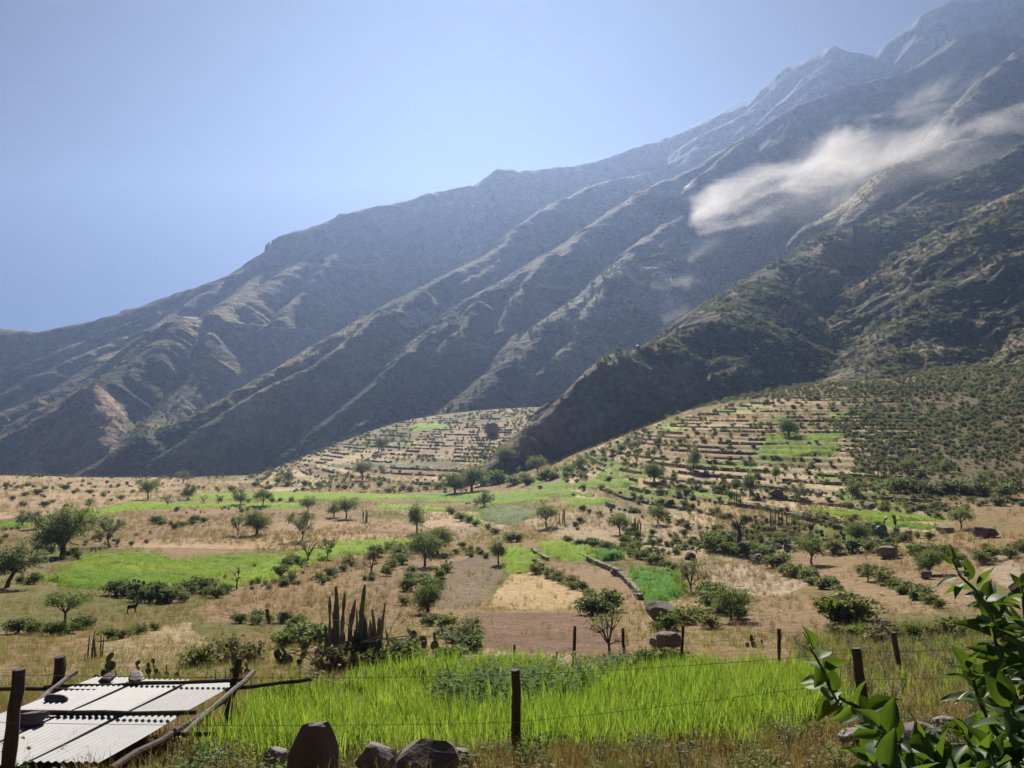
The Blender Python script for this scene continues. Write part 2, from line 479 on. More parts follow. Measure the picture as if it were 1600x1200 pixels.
DRY = [  # outline, colour
    ([(0, 738), (240, 745), (330, 752), (400, 752), (360, 766), (230, 778), (110, 800), (0, 812)], (.42, .30, .18)),
    ([(150, 806), (230, 790), (500, 802), (640, 815), (690, 832), (670, 846), (480, 858), (300, 866), (190, 864), (140, 840)], (.30, .20, .115)),
    ([(170, 846), (470, 836), (690, 836), (660, 848), (480, 858), (200, 856)], (.44, .31, .19)),
    ([(440, 815), (640, 812), (680, 828), (480, 836), (430, 830)], (.36, .245, .145)),
    ([(0, 822), (120, 812), (150, 830), (80, 860), (0, 868)], (.27, .19, .11)),
    ([(300, 955), (380, 915), (470, 880), (560, 862), (620, 868), (600, 900), (520, 950), (430, 968), (330, 972)], (.29, .19, .105)),
    ([(600, 900), (650, 872), (690, 885), (650, 930), (600, 965), (530, 960)], (.27, .18, .105)),
    ([(700, 880), (785, 857), (785, 905), (745, 945), (680, 950), (690, 900)], (.22, .165, .105)),
    ([(770, 948), (800, 897), (862, 892), (918, 934), (924, 948), (860, 954), (745, 948)], (.50, .36, .19)),
    ([(850, 876), (905, 880), (965, 890), (1000, 938), (965, 945), (925, 925), (880, 895)], (.32, .22, .13)),
    ([(715, 957), (925, 957), (990, 1000), (975, 1022), (830, 1020), (735, 1010)], (.25, .155, .105)),
    ([(690, 1042), (735, 1012), (830, 1022), (905, 1026), (890, 1046)], (.46, .34, .22)),
    ([(150, 990), (300, 972), (330, 1000), (310, 1035), (180, 1042)], (.42, .31, .19)),
    ([(0, 985), (140, 985), (170, 1030), (0, 1050)], (.31, .20, .11)),
    ([(590, 790), (760, 800), (800, 830), (770, 848), (700, 850), (690, 830), (650, 812)], (.44, .32, .20)),
    ([(800, 800), (930, 800), (1150, 835), (1180, 870), (1100, 880), (980, 862), (860, 842)], (.44, .33, .21)),
    ([(1080, 885), (1180, 880), (1260, 912), (1230, 935), (1130, 925)], (.47, .36, .26)),
    ([(1190, 862), (1300, 880), (1420, 925), (1480, 960), (1380, 955), (1280, 915)], (.33, .225, .13)),
    ([(1330, 868), (1420, 890), (1540, 940), (1520, 960), (1440, 930)], (.32, .22, .13)),
    ([(1150, 940), (1250, 925), (1370, 965), (1260, 1000), (1150, 970)], (.30, .205, .12)),
    ([(1490, 860), (1600, 868), (1600, 920), (1560, 905)], (.40, .31, .22)),
    ([(1040, 935), (1100, 945), (1080, 1000), (1000, 990), (1010, 945)], (.40, .28, .16)),
    ([(640, 690), (810, 650), (830, 680), (760, 715), (650, 715)], (.40, .30, .19)),
    ([(980, 680), (1180, 680), (1260, 640), (1300, 660), (1200, 720), (1000, 720)], (.40, .29, .17)),
]
def build_ground():
    rows = np.concatenate([np.exp(np.arange(math.log(0.9), math.log(88), 0.0125)),
                           np.exp(np.arange(math.log(88), math.log(300), 0.0037)),
                           np.exp(np.arange(math.log(300), math.log(640), 0.009))])
    cols = np.linspace(-0.95, 0.98, 660)
    Yg, Ag = np.meshgrid(rows, cols, indexing='ij')
    Xg = Ag * Yg
    X = Xg.ravel(); Y = Yg.ravel()
    Z = ground_height(X, Y)
    me, _ = grid_mesh('ground', np.stack([X, Y, Z], 1), len(rows), len(cols))
    # colour of the land itself: dry grass, field outlines, pale tracks
    wob = 0.012 * Y
    xw = X + wob * fbm(X / (0.05 * Y + 1), Y / (0.05 * Y + 1), 2, 101)
    yw = Y + 1.5 * wob * fbm(X / (0.05 * Y + 1), Y / (0.05 * Y + 1), 2, 103)
    n1 = fbm(X / 22, Y / 22, 4, 111); n2 = fbm(X / 5, Y / 5, 4, 113)
    c = np.empty((len(X), 3))
    dry = np.array((.36, .25, .13)); grn = np.array((.19, .18, .06)); red = np.array((.31, .175, .09))
    f = sstep(-.25, .35, n1)[:, None]
    c[:] = dry * (1 - f) + grn * f
    g = sstep(.1, .5, n2)[:, None] * .5
    c = c * (1 - g) + red * g
    a = X / Y
    wet = (sstep(-0.42, -0.56, a + .05 * n1) * sstep(45, 60, Y) * sstep(120, 90, Y))[:, None]
    c = c * (1 - wet * .6) + np.array((.16, .17, .045)) * wet * .6
    mr, ml = terrace_masks(X, Y)
    t = np.maximum(mr, ml)[:, None]
    c = c * (1 - t) + (np.array((.46, .335, .18)) * (1 + .25 * n2[:, None])) * t
    zb0 = base_height(X, Y)
    for mk, Hh, off in ((mr, H_RIGHT, 0.3 * fbm(X / 45, Y / 45, 2, 41)), (ml, H_LEFT, 0.0)):
        kq = np.floor((zb0 + off) / Hh)
        sg = np.floor(a * 11 + 7.3 * _hash(kq, kq * 0, 5))
        hv = _hash(kq, sg, 9)
        on = mk > .5
        c = np.where((on & (hv > .62))[:, None], np.array((.26, .36, .07)) * (1 + .2 * n2[:, None]), c)
        c = np.where((on & (hv < .0))[:, None], np.array((.62, .48, .30)) * (1 + .15 * n2[:, None]), c)
        c = np.where((on & (hv > .3) & (hv <= .62))[:, None], np.array((.33, .235, .13)) * (1 + .2 * n2[:, None]), c)
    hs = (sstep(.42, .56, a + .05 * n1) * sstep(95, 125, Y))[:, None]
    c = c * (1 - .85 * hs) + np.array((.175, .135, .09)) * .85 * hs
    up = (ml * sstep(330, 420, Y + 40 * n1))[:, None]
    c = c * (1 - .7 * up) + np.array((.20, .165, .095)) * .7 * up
    og = (sstep(.0, .4, fbm(X / 18, Y / 18, 3, 117)) * .5)[:, None] * t
    c = c * (1 - og) + np.array((.20, .185, .075)) * og
    for poly, col in DRY:
        W = to_world(poly)
        ins = inside(W, xw, yw)
        if ins.any():
            c[ins] = np.array(col) * 1.12 * (1 + .16 * n2[ins] + .12 * n1[ins])[:, None]
    # risers of the terraces carry dark stones and scrub
    zb = base_height(X, Y)
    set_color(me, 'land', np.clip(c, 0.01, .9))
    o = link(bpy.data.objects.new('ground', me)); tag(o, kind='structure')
    m = NT('dry_earth')
    P = m.pos()
    att = m.n('ShaderNodeVertexColor', layer_name='land').outputs[0]
    fine = m.noise(P, 9.0, 6, .65)
    mid = m.noise(P, 1.3, 5, .6)
    tuft = m.noise(P, 3.1, 6, .7, .6)
    k = m.ramp(fine, [(.25, .62), (.5, 1.0), (.75, 1.35)])
    col = m.mix(1.0, att, k, 'MULTIPLY')
    k2 = m.ramp(mid, [(.3, .75), (.7, 1.2)])
    col = m.mix(1.0, col, k2, 'MULTIPLY')
    gr = m.ramp(tuft, [(.52, 0), (.66, 1)])
    col = m.mix(m.math('MULTIPLY', gr, .45), col, (.13, .12, .05))
    h = m.math('ADD', m.math('MULTIPLY', fine, .25), m.math('ADD', mid, tuft))
    m.principled(col, .95, h, .35, .1)
    me.materials.append(m.m)
    return o
ground = build_ground()

# ------------------------------------------------------------------ mountains
def surface(u, v):
    rx, ry, rz = ray(u, v); a, b = rx / ry, rz / ry
    Y = np.exp(np.linspace(math.log(200), math.log(2350), 1000))
    w = np.nonzero(mountain_height(a * Y, Y) > b * Y)[0]
    Yf = Y[w[0]] if len(w) else Y[-1]
    return (a * Yf, Yf, b * Yf)

def build_mountains():
    rows = np.exp(np.arange(math.log(150), math.log(2400), 0.0042))
    cols = np.linspace(-1.0, 1.02, 760)
    Yg, Ag = np.meshgrid(rows, cols, indexing='ij')
    Xg = Ag * Yg
    Z, BS, BD = mountain_height(Xg, Yg, True)
    Z = np.maximum(Z, -140)
    G = np.where(Yg < 640, ground_height(Xg, np.minimum(Yg, 640)), -1e3)
    up = Z > G - 3
    keep = up[:-1, :-1] | up[1:, :-1] | up[:-1, 1:] | up[1:, 1:]
    me, used = grid_mesh('mountain', np.stack([Xg.ravel(), Yg.ravel(), Z.ravel()], 1), len(rows), len(cols), keep)
    X = Xg.ravel()[used]; Y = Yg.ravel()[used]; Zs = Z.ravel()[used]
    n1 = fbm(X / 160, Y / 160, 4, 131); n2 = fbm(X / 30, Y / 30, 4, 133)
    scrub = np.array((.085, .082, .045)); straw = np.array((.36, .285, .165)); rock = np.array((.24, .15, .11))
    f = sstep(-.15, .45, n2 * .7 + n1 * .5)[:, None]
    c = scrub * (1 - f) + straw * f * .8 + scrub * f * .2
    BS = BS[used]; BD = BD[used]
    st = sstep(.25, .7, vnoise((BS + 12 * n2) / 26, BD / 260, 137)) * sstep(.1, .5, n1 + .3) * sstep(10, 60, BD)
    c = c * (1 - .6 * st[:, None]) + np.array((.30, .235, .165)) * .6 * st[:, None]
    # reddish bare cliffs: the broken bank far left and the crags on the near spur
    def blob(u, v, Yc, r):
        x0, y0, z0 = surface(u, v); r = r * y0 / (far_y(Yc, u))
        d = np.sqrt((X - x0) ** 2 + (Y - y0) ** 2 + (Zs - z0) ** 2)
        return sstep(r, r * .6, d + r * .35 * n2)
    for b in ((70, 665, 640, 62), (125, 640, 660, 40), (20, 705, 620, 55), (110, 690, 640, 40), (150, 715, 600, 30)):
        w = blob(*b)[:, None]; c = c * (1 - w * .85) + np.array((.36, .25, .18)) * w * .85
    for b in ((1290, 430, 478, 30), (1320, 395, 492, 26), (1250, 460, 445, 20)):
        w = blob(*b)[:, None]; c = c * (1 - w) + rock * w
    # grey scree in the gully under the landslide
    for b in ((1000, 520, 700, 90), (930, 590, 600, 60), (880, 640, 520, 45), (1060, 460, 800, 90)):
        w = blob(*b)[:, None]; c = c * (1 - w * .7) + np.array((.27, .245, .20)) * w * .7
    for b in ((1045, 293, 1330, 24), (1060, 288, 1330, 20), (1040, 430, 900, 13), (970, 467, 780, 9), (1062, 440, 880, 16), (655, 495, 860, 14), (640, 505, 850, 10), (1052, 465, 830, 14), (1090, 385, 1000, 20), (1045, 490, 780, 16)):
        w = blob(*b)[:, None]; c = c * (1 - w * .9) + np.array((.70, .64, .56)) * w * .95
    set_color(me, 'land', np.clip(c, .01, .9))
    o = link(bpy.data.objects.new('mountain', me)); tag(o, kind='structure')
    m = NT('mountain_scrub')
    P = m.pos()
    att = m.n('ShaderNodeVertexColor', layer_name='land').outputs[0]
    bush = m.n('ShaderNodeTexVoronoi'); bush.inputs['Scale'].default_value = .28
    m.l(P, bush.inputs['Vector'])
    bd = bush.outputs['Distance']
    fine = m.noise(P, .5, 8, .68)
    big = m.noise(P, .03, 6, .6)
    # cattle-path ledges following the contour
    sep = m.n('ShaderNodeSeparateXYZ'); m.l(P, sep.inputs[0])
    wav = m.math('SINE', m.math('ADD', m.math('MULTIPLY', sep.outputs[2], 1.15), m.math('MULTIPLY', m.noise(P, .05, 5, .6), 26.0)))
    ledge = m.math('MULTIPLY', m.math('ADD', wav, 1.0), .5)
    k = m.mix(1.0, m.ramp(fine, [(.3, .68), (.5, 1.0), (.72, 1.4)]), m.ramp(m.noise(m.mapping(P, (1, 1, .45)), .045, 6, .7), [(.35, .62), (.65, 1.4)]), 'MULTIPLY')
    col = m.mix(1.0, att, k, 'MULTIPLY')
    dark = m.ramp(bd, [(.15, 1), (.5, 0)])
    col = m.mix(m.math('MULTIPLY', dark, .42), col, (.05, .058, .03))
    h = m.math('ADD', m.math('MULTIPLY', m.math('SUBTRACT', 1.0, bd), .9), m.math('ADD', m.math('MULTIPLY', fine, 2.2), m.math('ADD', m.math('MULTIPLY', ledge, .9), m.math('MULTIPLY', big, 8.0))))
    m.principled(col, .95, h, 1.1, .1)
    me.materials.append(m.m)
    return o
mountain = build_mountains()

# ------------------------------------------------------------------ haze: the morning air of the valley
def build_haze():
    me = bpy.data.meshes.new('haze')
    x0, x1, y0, y1, z0, z1 = -2600, 2700, -60, 2600, -145, 790
    v = [(x, y, z) for z in (z0, z1) for y in (y0, y1) for x in (x0, x1)]
    f = [(0, 2, 3, 1), (4, 5, 7, 6), (0, 1, 5, 4), (2, 6, 7, 3), (0, 4, 6, 2), (1, 3, 7, 5)]
    me.from_pydata(v, [], f)
    o = link(bpy.data.objects.new('haze', me)); tag(o, kind='stuff')
    m = NT('hazy_air')
    pv = m.n('ShaderNodeVolumePrincipled')
    pv.inputs['Color'].default_value = (.43, .60, 1.0, 1)
    pv.inputs['Density'].default_value = 0.00015
    pv.inputs['Anisotropy'].default_value = .54
    m.l(pv.outputs[0], m.out.inputs['Volume'])
    me.materials.append(m.m)
    return o
build_haze()

# ------------------------------------------------------------------ materials
def leaf_mat(name, c0, c1, trans=.35, vary=.5, rough=.6):
    m = NT(name)
    r = m.n('ShaderNodeObjectInfo').outputs['Random']
    g = m.noise(m.obj(), 1.7, 3, .6)
    f = m.math('ADD', m.math('MULTIPLY', r, vary), m.math('MULTIPLY', g, 1 - vary * .5))
    col = m.ramp(f, [(.3, c0), (.85, c1)])
    d = m.n('ShaderNodeBsdfPrincipled'); d.inputs['Roughness'].default_value = rough; d.inputs['Specular IOR Level'].default_value = .08
    t = m.n('ShaderNodeBsdfTranslucent')
    m.l(col, d.inputs['Base Color'])
    tc = m.mix(.4, col, (.28, .36, .05))
    m.l(tc, t.inputs['Color'])
    mx = m.n('ShaderNodeMixShader'); mx.inputs[0].default_value = trans
    m.l(d.outputs[0], mx.inputs[1]); m.l(t.outputs[0], mx.inputs[2]); m.l(mx.outputs[0], m.out.inputs['Surface'])
    return m.m

def rough_mat(name, c0, c1, scale=6.0, bump=.03, rough=.9, metal=0.0, stretch=None):
    m = NT(name)
    v = m.obj()
    if stretch: v = m.mapping(v, stretch)
    n = m.noise(v, scale, 6, .65)
    n2 = m.noise(v, scale * .22, 3, .5)
    col = m.ramp(m.math('ADD', m.math('MULTIPLY', n, .6), m.math('MULTIPLY', n2, .4)), [(.3, c0), (.7, c1)])
    m.principled(col, rough, n, bump, .25, metal)
    return m.m

M_MOLLE = leaf_mat('pepper_tree_leaf', (.10, .135, .06), (.20, .245, .12), .45)
M_GREY = leaf_mat('grey_green_leaf', (.14, .165, .105), (.27, .29, .19), .45)
M_DARK = leaf_mat('dark_green_leaf', (.065, .095, .042), (.135, .17, .08), .38)
M_OLIVE = leaf_mat('olive_scrub_leaf', (.135, .14, .068), (.27, .25, .125), .42)
M_BRIGHT = leaf_mat('light_green_leaf', (.07, .115, .022), (.14, .19, .045), .4)
M_BROWN = leaf_mat('dry_scrub_leaf', (.16, .125, .08), (.29, .23, .15), .3)
M_BARLEY = leaf_mat('green_barley', (.12, .23, .012), (.24, .37, .03), .55, .9)
M_CROP = leaf_mat('broad_crop_leaf', (.07, .15, .015), (.15, .26, .03), .5, .8)
M_MAIZE = leaf_mat('maize_leaf', (.08, .15, .025), (.15, .24, .05), .45)
M_STRAW = leaf_mat('straw', (.30, .21, .10), (.46, .34, .18), .3, .8)
M_WEED = leaf_mat('rusty_weed', (.20, .095, .05), (.34, .20, .10), .3, .8)
M_GRASSG = leaf_mat('field_grass', (.18, .17, .06), (.36, .28, .12), .35, .8)
M_BARK = rough_mat('bark', (.05, .04, .032), (.13, .105, .085), 9, .02)
M_PALEWOOD = rough_mat('bleached_twig', (.30, .27, .24), (.50, .46, .41), 9, .01)
M_POST = rough_mat('weathered_post', (.035, .024, .02), (.12, .085, .07), 14, .012, .85, 0, (1, 1, .12))
M_ROCK = rough_mat('grey_stone', (.12, .10, .095), (.34, .30, .275), 2.6, .08)
M_ROCKD = rough_mat('dark_stone', (.10, .078, .072), (.22, .175, .16), 2.2, .05)
M_WALL = rough_mat('wall_stone', (.14, .115, .09), (.34, .285, .215), 3, .05)
M_CACTUS = rough_mat('cactus_skin', (.085, .115, .06), (.20, .235, .135), 7, .02, .6)
M_PAD = rough_mat('prickly_pear_skin', (.045, .085, .04), (.10, .155, .075), 6, .01, .5)
M_CORK = rough_mat('dead_cactus', (.12, .10, .09), (.33, .29, .255), 7, .03)
M_WIRE = rough_mat('fence_wire', (.35, .36, .38), (.55, .56, .58), 20, .0, .4, .8)
M_TIN = None

# ------------------------------------------------------------------ mesh builder
class MB:
    def __init__(self):
        self.v = []; self.f = []; self.mi = []; self.n = 0
    def add(self, V, F, mi=0):
        V = np.asarray(V, float).reshape(-1, 3)
        self.v.append(V)
        for f in F: self.f.append(tuple(int(i) + self.n for i in f))
        self.mi += [mi] * len(F); self.n += len(V)
    def quads(self, V, mi=0):
        """V: n x 4 x 3"""
        n = len(V); self.v.append(np.asarray(V, float).reshape(-1, 3))
        F = (np.arange(n * 4).reshape(n, 4) + self.n)
        self.f += [tuple(r) for r in F.tolist()]; self.mi += [mi] * n; self.n += n * 4
    def tube(self, pts, rad, sides=6, mi=0, cap=True):
        pts = [Vector(p) for p in pts]
        V = []; F = []
        for i, p in enumerate(pts):
            d = (pts[min(i + 1, len(pts) - 1)] - pts[max(i - 1, 0)])
            if d.length < 1e-9: d = Vector((0, 0, 1))
            d.normalize()
            a = d.cross(Vector((0.31, 0.9, 0.13)))
            if a.length < 1e-3: a = d.cross(Vector((1, 0, 0)))
            a.normalize(); b = d.cross(a)
            for k in range(sides):
                t = 2 * math.pi * k / sides
                V.append(p + (a * math.cos(t) + b * math.sin(t)) * rad[i])
        for i in range(len(pts) - 1):
            for k in range(sides):
                k2 = (k + 1) % sides
                F.append((i * sides + k, i * sides + k2, (i + 1) * sides + k2, (i + 1) * sides + k))
        if cap:
            F.append(tuple(reversed(range(sides)))); F.append(tuple(range((len(pts) - 1) * sides, len(pts) * sides)))
        self.add([tuple(v) for v in V], F, mi)
    def mesh(self, name, mats, smooth=False):
        me = bpy.data.meshes.new(name)
        V = np.concatenate(self.v) if self.v else np.zeros((0, 3))
        me.from_pydata(V.tolist(), [], self.f)
        for m in mats: me.materials.append(m)
        if len(mats) > 1: me.polygons.foreach_set('material_index', np.array(self.mi, np.int32))
        if smooth: me.polygons.foreach_set('use_smooth', np.ones(len(self.f), bool))
        me.update()
        return me
    def build(self, name, mats, parent=None, smooth=False):
        mats = mats if isinstance(mats, (list, tuple)) else [mats]
        return link(bpy.data.objects.new(name, self.mesh(name, mats, smooth)), parent)

def unit(n, r):
    v = r.normal(size=(n, 3)); return v / np.linalg.norm(v, axis=1, keepdims=True)

def leaf_quads(P, size, r, droop=0.0, aspect=.55):
    """small pointed leaf-spray faces at the points P"""
    n = len(P)
    d = unit(n, r); d[:, 2] -= droop; d /= np.linalg.norm(d, axis=1, keepdims=True)
    s = np.cross(d, unit(n, r)); s /= np.linalg.norm(s, axis=1, keepdims=True) + 1e-9
    L = (size * r.uniform(.6, 1.4, n))[:, None]
    return np.stack([P - d * L * .5, P + s * L * aspect * .5, P + d * L * .6, P - s * L * aspect * .5], 1)

def clump_points(c, rad, n_clump, per, r, sig=.17, shell=.5):
    d = unit(n_clump, r)
    C = np.array(c) + d * np.array(rad) * (r.uniform(0, 1, n_clump) ** (1 - shell))[:, None]
    P = np.repeat(C, per, 0) + r.normal(size=(n_clump * per, 3)) * np.array(rad) * sig
    return P

def empty(name, loc, rz=0.0, s=1.0):
    o = bpy.data.objects.new(name, None); o.empty_display_size = .3
    o.location = loc; o.rotation_euler = (0, 0, rz); o.scale = (s, s, s)
    return link(o)

# ------------------------------------------------------------------ trees (unit height 1)
def make_tree(seed, trunk_h=.3, lobes=6, spread=.42, crown=(.24, .24, .2), clumps=22, per=12, leaf=.05, droop=.2, lean=0.0, trunk_r=.035, flat=False, forks=3):
    r = np.random.default_rng(seed)
    tb = MB(); cb = MB()
    top = np.array((lean, r.uniform(-.03, .03), trunk_h))
    mid = np.array((lean * .4 + r.uniform(-.02, .02), r.uniform(-.02, .02), trunk_h * .5))
    tb.tube([(0, 0, -.04), tuple(mid), tuple(top)], [trunk_r * 1.25, trunk_r, trunk_r * .85], 7)
    for i in range(lobes):
        t = 2 * math.pi * (i + r.uniform(-.3, .3)) / lobes
        rr = spread * r.uniform(.45, 1.0) * (0.35 if i == 0 and not flat else 1)
        zc = (1 - crown[2] * .9) if (i == 0 and not flat) else (r.uniform(trunk_h + crown[2] * .55, 1 - crown[2] * 1.05) if not flat else r.uniform(.78, .86))
        c = np.array((top[0] + rr * math.cos(t), top[1] + rr * math.sin(t), zc))
        k = r.uniform(.8, 1.2)
        rad = np.array(crown) * k * 1.12
        m1 = top * .55 + c * .45 + np.array((0, 0, .03)) + r.normal(size=3) * .015
        tb.tube([tuple(top - np.array((0, 0, .02))), tuple(m1), tuple(c)], [trunk_r * .62, trunk_r * .4, trunk_r * .16], 5)
        for j in range(forks):
            e = c + r.normal(size=3) * rad * .7
            tb.tube([tuple(m1), tuple((m1 + e) / 2 + r.normal(size=3) * .02), tuple(e)], [trunk_r * .3, trunk_r * .2, trunk_r * .07], 4)
        if per:
            P = clump_points(c, rad, int(clumps * 1.35), per, r)
            P = P[P[:, 2] > trunk_h * .35]
            cb.quads(leaf_quads(P, leaf, r, droop))
    return tb, cb

TREE_KIND = {}
def tree_kind(key, leaf_material, **kw):
    tb, cb = make_tree(**kw)
    TREE_KIND[key] = (tb.mesh('trunk', [M_BARK], True), cb.mesh('crown', [leaf_material]) if cb.n else None)
tree_kind('dense', M_MOLLE, seed=1, trunk_h=.2, lobes=11, spread=.40, crown=(.26, .26, .22), clumps=30, per=14, leaf=.042, droop=.5, trunk_r=.055)
tree_kind('round', M_MOLLE, seed=2, trunk_h=.3, lobes=7, spread=.36, crown=(.24, .24, .2), clumps=24, per=12, leaf=.055, droop=.3)
tree_kind('round2', M_GREY, seed=3, trunk_h=.28, lobes=7, spread=.40, crown=(.22, .22, .19), clumps=24, per=11, leaf=.055, droop=.25)
tree_kind('airy', M_GREY, seed=4, trunk_h=.22, lobes=8, spread=.42, crown=(.17, .17, .16), clumps=18, per=9, leaf=.05, droop=.2, trunk_r=.026, forks=4)
tree_kind('umbrella', M_MOLLE, seed=5, trunk_h=.45, lobes=8, spread=.55, crown=(.24, .24, .15), clumps=24, per=12, leaf=.05, droop=.35, flat=True, trunk_r=.035)
tree_kind('willow', M_GREY, seed=6, trunk_h=.35, lobes=8, spread=.42, crown=(.24, .24, .24), clumps=26, per=13, leaf=.055, droop=.8, lean=.16, trunk_r=.045)
tree_kind('tall', M_MOLLE, seed=7, trunk_h=.35, lobes=7, spread=.24, crown=(.17, .17, .19), clumps=22, per=11, leaf=.05, droop=.4, trunk_r=.03)
tree_kind('sparse', M_OLIVE, seed=8, trunk_h=.25, lobes=7, spread=.45, crown=(.15, .15, .13), clumps=10, per=6, leaf=.05, droop=.1, trunk_r=.03, forks=5)
tree_kind('bare', M_OLIVE, seed=9, trunk_h=.35, lobes=6, spread=.38, crown=(.13, .13, .12), clumps=0, per=0, trunk_r=.032, forks=6)
tree_kind('dead', M_OLIVE, seed=12, trunk_h=.62, lobes=5, spread=.22, crown=(.10, .10, .12), clumps=0, per=0, trunk_r=.055, forks=2, lean=.05)

def shrub_mesh(name, seed, material, n=16, per=11, leaf=.12, rad=(.5, .5, .42), stems=5, droop=.0):
    r = np.random.default_rng(seed)
    b = MB()
    for i in range(4):
        t = r.uniform(0, 6.28); rr = r.uniform(0, .32)
        c = (rr * math.cos(t), rr * math.sin(t), r.uniform(.3, .55))
        P = clump_points(c, np.array(rad) * r.uniform(.55, .9), n, per, r, .2)
        P[:, 2] = np.abs(P[:, 2]) + .02
        b.quads(leaf_quads(P, leaf, r, droop))
    for i in range(stems):
        t = r.uniform(0, 6.28); q = r.uniform(.2, .45)
        b.tube([(0, 0, -.06), (q * .4 * math.cos(t), q * .4 * math.sin(t), .3), (q * math.cos(t), q * math.sin(t), .75)], [.03, .02, .006], 4, 1)
    return b.mesh(name, [material, M_BARK])

SHRUB = [shrub_mesh('shrub', 21, M_OLIVE), shrub_mesh('shrub', 22, M_GREY, rad=(.55, .5, .36)), shrub_mesh('shrub', 23, M_MOLLE),
         shrub_mesh('shrub', 24, M_DARK, n=20), shrub_mesh('shrub', 25, M_BRIGHT), shrub_mesh('shrub', 26, M_BROWN, n=13, per=8, stems=9)]

# ------------------------------------------------------------------ scatter by geometry nodes
def scatter(name, P, scale, mesh_list, idx=None, label=None, rx=None):
    n = len(P)
    me = bpy.data.meshes.new(name)
    me.vertices.add(n); me.vertices.foreach_set('co', np.asarray(P, np.float32).ravel())
    sc_ = np.asarray(scale, np.float32)
    if sc_.ndim == 1: sc_ = np.repeat(sc_[:, None], 3, 1)
    a = me.attributes.new('scl', 'FLOAT_VECTOR', 'POINT'); a.data.foreach_set('vector', sc_.ravel())
    rot = np.zeros((n, 3), np.float32); rot[:, 2] = rng.uniform(0, 6.28, n)
    if rx is not None: rot[:, 0] = rx
    a = me.attributes.new('rot', 'FLOAT_VECTOR', 'POINT'); a.data.foreach_set('vector', rot.ravel())
    if idx is None: idx = rng.integers(0, len(mesh_list), n)
    a = me.attributes.new('pick', 'INT', 'POINT'); a.data.foreach_set('value', np.asarray(idx, np.int32))
    o = link(bpy.data.objects.new(name, me)); tag(o, kind='stuff')
    if label: o['label'] = label
    ng = bpy.data.node_groups.new(name + '_scatter', 'GeometryNodeTree')
    ng.interface.new_socket('Geometry', in_out='INPUT', socket_type='NodeSocketGeometry')
    ng.interface.new_socket('Geometry', in_out='OUTPUT', socket_type='NodeSocketGeometry')
    gi = ng.nodes.new('NodeGroupInput'); go = ng.nodes.new('NodeGroupOutput')
    iop = ng.nodes.new('GeometryNodeInstanceOnPoints')
    jg = ng.nodes.new('GeometryNodeJoinGeometry')
    for me_ in reversed(mesh_list):
        po = bpy.data.objects.new(me_.name + '_form', me_)
        oi = ng.nodes.new('GeometryNodeObjectInfo'); oi.inputs['Object'].default_value = po
        oi.inputs['As Instance'].default_value = True
        ng.links.new(oi.outputs['Geometry'], jg.inputs[0])
    def named(nm, typ):
        nd = ng.nodes.new('GeometryNodeInputNamedAttribute'); nd.data_type = typ; nd.inputs['Name'].default_value = nm
        return next(s for s in nd.outputs if s.enabled and s.name == 'Attribute')
    ng.links.new(gi.outputs[0], iop.inputs['Points'])
    ng.links.new(jg.outputs[0], iop.inputs['Instance'])
    iop.inputs['Pick Instance'].default_value = True
    ng.links.new(named('pick', 'INT'), iop.inputs['Instance Index'])
    ng.links.new(named('scl', 'FLOAT_VECTOR'), iop.inputs['Scale'])
    e2r = ng.nodes.new('FunctionNodeEulerToRotation')
    ng.links.new(named('rot', 'FLOAT_VECTOR'), e2r.inputs[0])
    ng.links.new(e2r.outputs[0], iop.inputs['Rotation'])
    ng.links.new(iop.outputs[0], go.inputs[0])
    md = o.modifiers.new('scatter', 'NODES'); md.node_group = ng
    return o

# ------------------------------------------------------------------ rocks
def rock_mesh(name, seed, dims, material, sub=3, facets=12, rough=.07):
    import bmesh
    r = np.random.default_rng(seed)
    bm = bmesh.new(); bmesh.ops.create_icosphere(bm, subdivisions=sub, radius=1.0)
    V = np.array([v.co for v in bm.verts])
    V = V / ((np.abs(V) ** 5).sum(1, keepdims=True) ** .2)
    for _ in range(facets):
        n = unit(1, r)[0]; d = r.uniform(.68, 1.0)
        s = V @ n
        V = np.where((s > d)[:, None], V - np.outer(s - d, n) * .97, V)
    nn = fbm(V[:, 0] * 2 + V[:, 2] * 1.7 + seed, V[:, 1] * 2 - V[:, 2] * 1.3, 4, seed)
    n3 = fbm(V[:, 0] * 7 + V[:, 2] * 5, V[:, 1] * 7 - V[:, 2] * 6 + seed, 3, seed + 3)
    V = V * (1 + rough * nn + rough * .5 * n3)[:, None]
    V = V / np.abs(V).max(0) * np.array(dims) / 2
    V[:, 2] += dims[2] * .42
    for v, c in zip(bm.verts, V): v.co = c
    me = bpy.data.meshes.new(name); bm.to_mesh(me); bm.free()
    me.materials.append(material)
    return me

def rock(u, v, wpx, hpx, label, seed, material=None, name='boulder', depth=.8, group=None, rz=None, Y=None, cat=None):
    x, y, z = hit(u, v) if Y is None else at(u, v, Y)
    w = wpx / F_PX * y; h = hpx / F_PX * y
    me = rock_mesh(name, seed, (w, w * depth, h), material or M_ROCK)
    o = link(bpy.data.objects.new(name, me)); o.location = (x, y + w * depth * .3, z - h * .04)
    o.rotation_euler = (0, 0, rz if rz is not None else (seed % 5 - 2) * .12)
    return tag(o, label, cat or ('rock' if name != 'boulder' else 'boulder'), group)

# ------------------------------------------------------------------ mountain details
def hit_far(u, v, y0=180, y1=2350):
    rx, ry, rz = ray(u, v); a, b = rx / ry, rz / ry
    Y = np.exp(np.linspace(math.log(y0), math.log(y1), 1300))
    Z = np.maximum(mountain_height(a * Y, Y), np.where(Y < 600, ground_height(a * Y, np.minimum(Y, 600)), -1e9))
    w = np.nonzero(Z > b * Y)[0]
    Yf = Y[w[0]] if len(w) else y1
    return (a * Yf, Yf, b * Yf)

